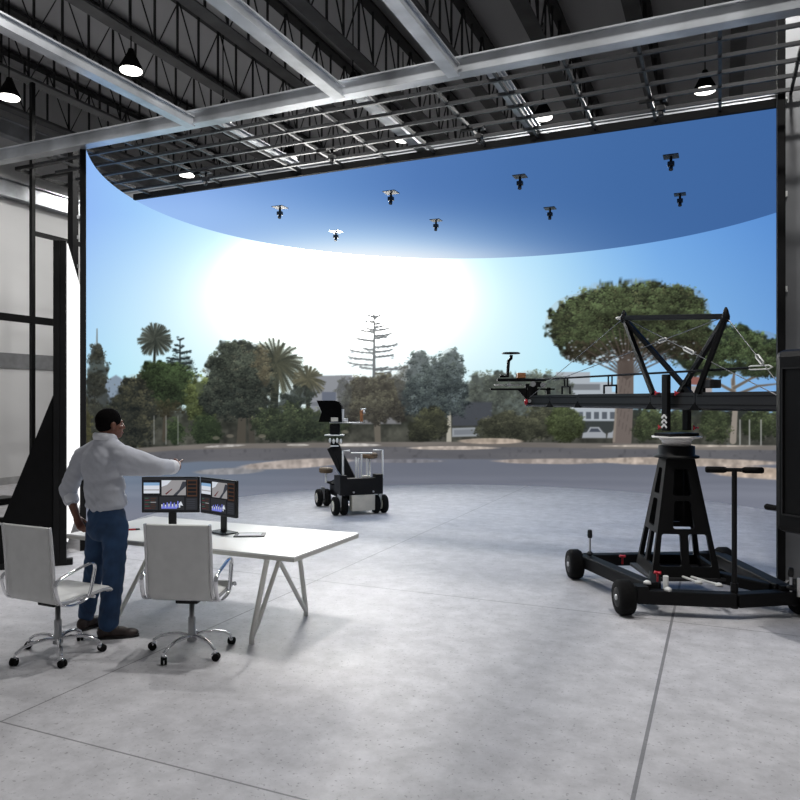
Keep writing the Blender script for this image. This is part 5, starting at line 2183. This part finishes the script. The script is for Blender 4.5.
# push bar, jacks, knobs
mb = MB()
mb.cyl((2.925, 6.36, 0.10), (2.925, 6.36, 1.28), 0.022, n=14)
mb.cyl((2.925, 6.36, 0.08), (2.925, 6.36, 0.30), 0.032, n=14)
pb = cpart('push_bar', mb, black_metal)
mb = MB()
mb.tube([(2.69, 6.40, 1.285), (2.925, 6.36, 1.29), (3.16, 6.32, 1.285)], 0.018, 12)
mb.build('cross_handle', black_metal, pb, ws=True)
for sg in (-1, 1):
    mb = MB()
    d = Vector((0.235, -0.04, 0)) * sg
    q = Vector((2.925, 6.36, 1.288))
    mb.tube([q + d * 0.28, q + d * 0.36, q + d * 0.95, q + d * 1.0], [0.022, 0.028, 0.028, 0.022], 14)
    mb.build('grip', rubber, pb, ws=True)


def jack(x, y, z0, z1, grip_h, m):
    mb = MB()
    mb.cyl((x, y, z0), (x, y, z1), 0.012, n=10)
    o = cpart('levelling_jack', mb, steel)
    mb = MB()
    mb.lathe([(0.022, 0), (0.026, 0.02), (0.024, grip_h), (0.016, grip_h + 0.01)], (x, y, z1 - 0.01), 14)
    mb.build('jack_grip', m, o, ws=True)
    mb = MB()
    mb.lathe([(0.012, -0.02), (0.035, -0.005), (0.035, 0.01), (0.012, 0.03)], (x, y, z0 + 0.05), 14)
    mb.build('jack_nut', black_plastic, o, ws=True)


jack(1.985, 7.60, 0.24, 0.47, 0.075, black_plastic)
jack(3.43, 6.38, 0.2, 0.36, 0.07, black_plastic)
for (x, y, z) in ((2.28, 7.45, 0.30), (2.32, 6.55, 0.345)):
    mb = MB()
    c = Vector((x, y, z))
    mb.cyl(c - Z(0.08), c, 0.01, n=8)
    for k in range(4):
        a = 2 * PI * k / 4 + 0.4
        mb.limb(c, c + Vector((math.cos(a) * 0.032, math.sin(a) * 0.032, 0)), 0.012, 0.011, 8)
    cpart('red_knob', mb, red_plastic, label='red clamp knob')
for (x, y, z0, z1) in ((2.365, 6.47, 0.2, 0.335), (3.50, 6.36, 0.18, 0.34)):
    mb = MB()
    mb.cyl((x, y, z0), (x, y, z1), 0.024, n=14)
    cpart('white_tube', mb, white_metal, label='white tube')
for (x, y, z) in ((2.20, 6.47, 0.265), (2.36, 6.40, 0.222), (2.72, 6.62, 0.23), (2.86, 6.52, 0.23)):
    mb = MB()
    mb.lathe([(0.035, 0), (0.03, 0.02), (0.015, 0.03)], (x, y, z), 14)
    cpart('levelling_cap', mb, white_metal)
mb = MB()
mb.tube([(2.62, 7.0, 0.235), (2.72, 6.62, 0.24)], 0.012, 8)
cpart('tie_rod', mb, white_metal)
mb = MB()
mb.tube([(2.68, 7.0, 0.235), (2.86, 6.52, 0.24)], 0.012, 8)
cpart('tie_rod', mb, white_metal)
# ------------------------------------------------------------------ light, camera, colour management
w = bpy.data.worlds.new('hall_daylight')
SC.world = w
w.use_nodes = True
bg = w.node_tree.nodes['Background']
bg.inputs['Color'].default_value = (0.97, 0.98, 1.0, 1)
bg.inputs["Strength"].default_value = 0.16
for o in [x for x in bpy.data.objects if x.get('category') == 'pendant lamp']:
    ld = bpy.data.lights.new('pendant_light', 'SPOT')
    ld.energy = 800 if o.get('overhead') else 260
    ld.spot_size = math.radians(165)
    ld.spot_blend = 0.16
    ld.shadow_soft_size = 0.17
    ld.color = (1.0, 0.985, 0.96)
    lo = bpy.data.objects.new('lamp_light', ld)
    COL.objects.link(lo)
    lo.parent = o
    lo.location = (0, 0, -0.05)

cd = bpy.data.cameras.new('camera')
cd.sensor_width = 36
cd.lens = F / 800 * 36
cd.clip_end = 200
cam = bpy.data.objects.new('camera', cd)
COL.objects.link(cam)
cam.location = (0, 0, H)
cam.rotation_euler = (PI / 2, 0, 0)
SC.camera = cam
SC.view_settings.view_transform = 'Standard'
SC.view_settings.look = 'None'
SC.view_settings.exposure = 0.0
SC.view_settings.gamma = 1.0
SC.view_settings.use_curve_mapping = False
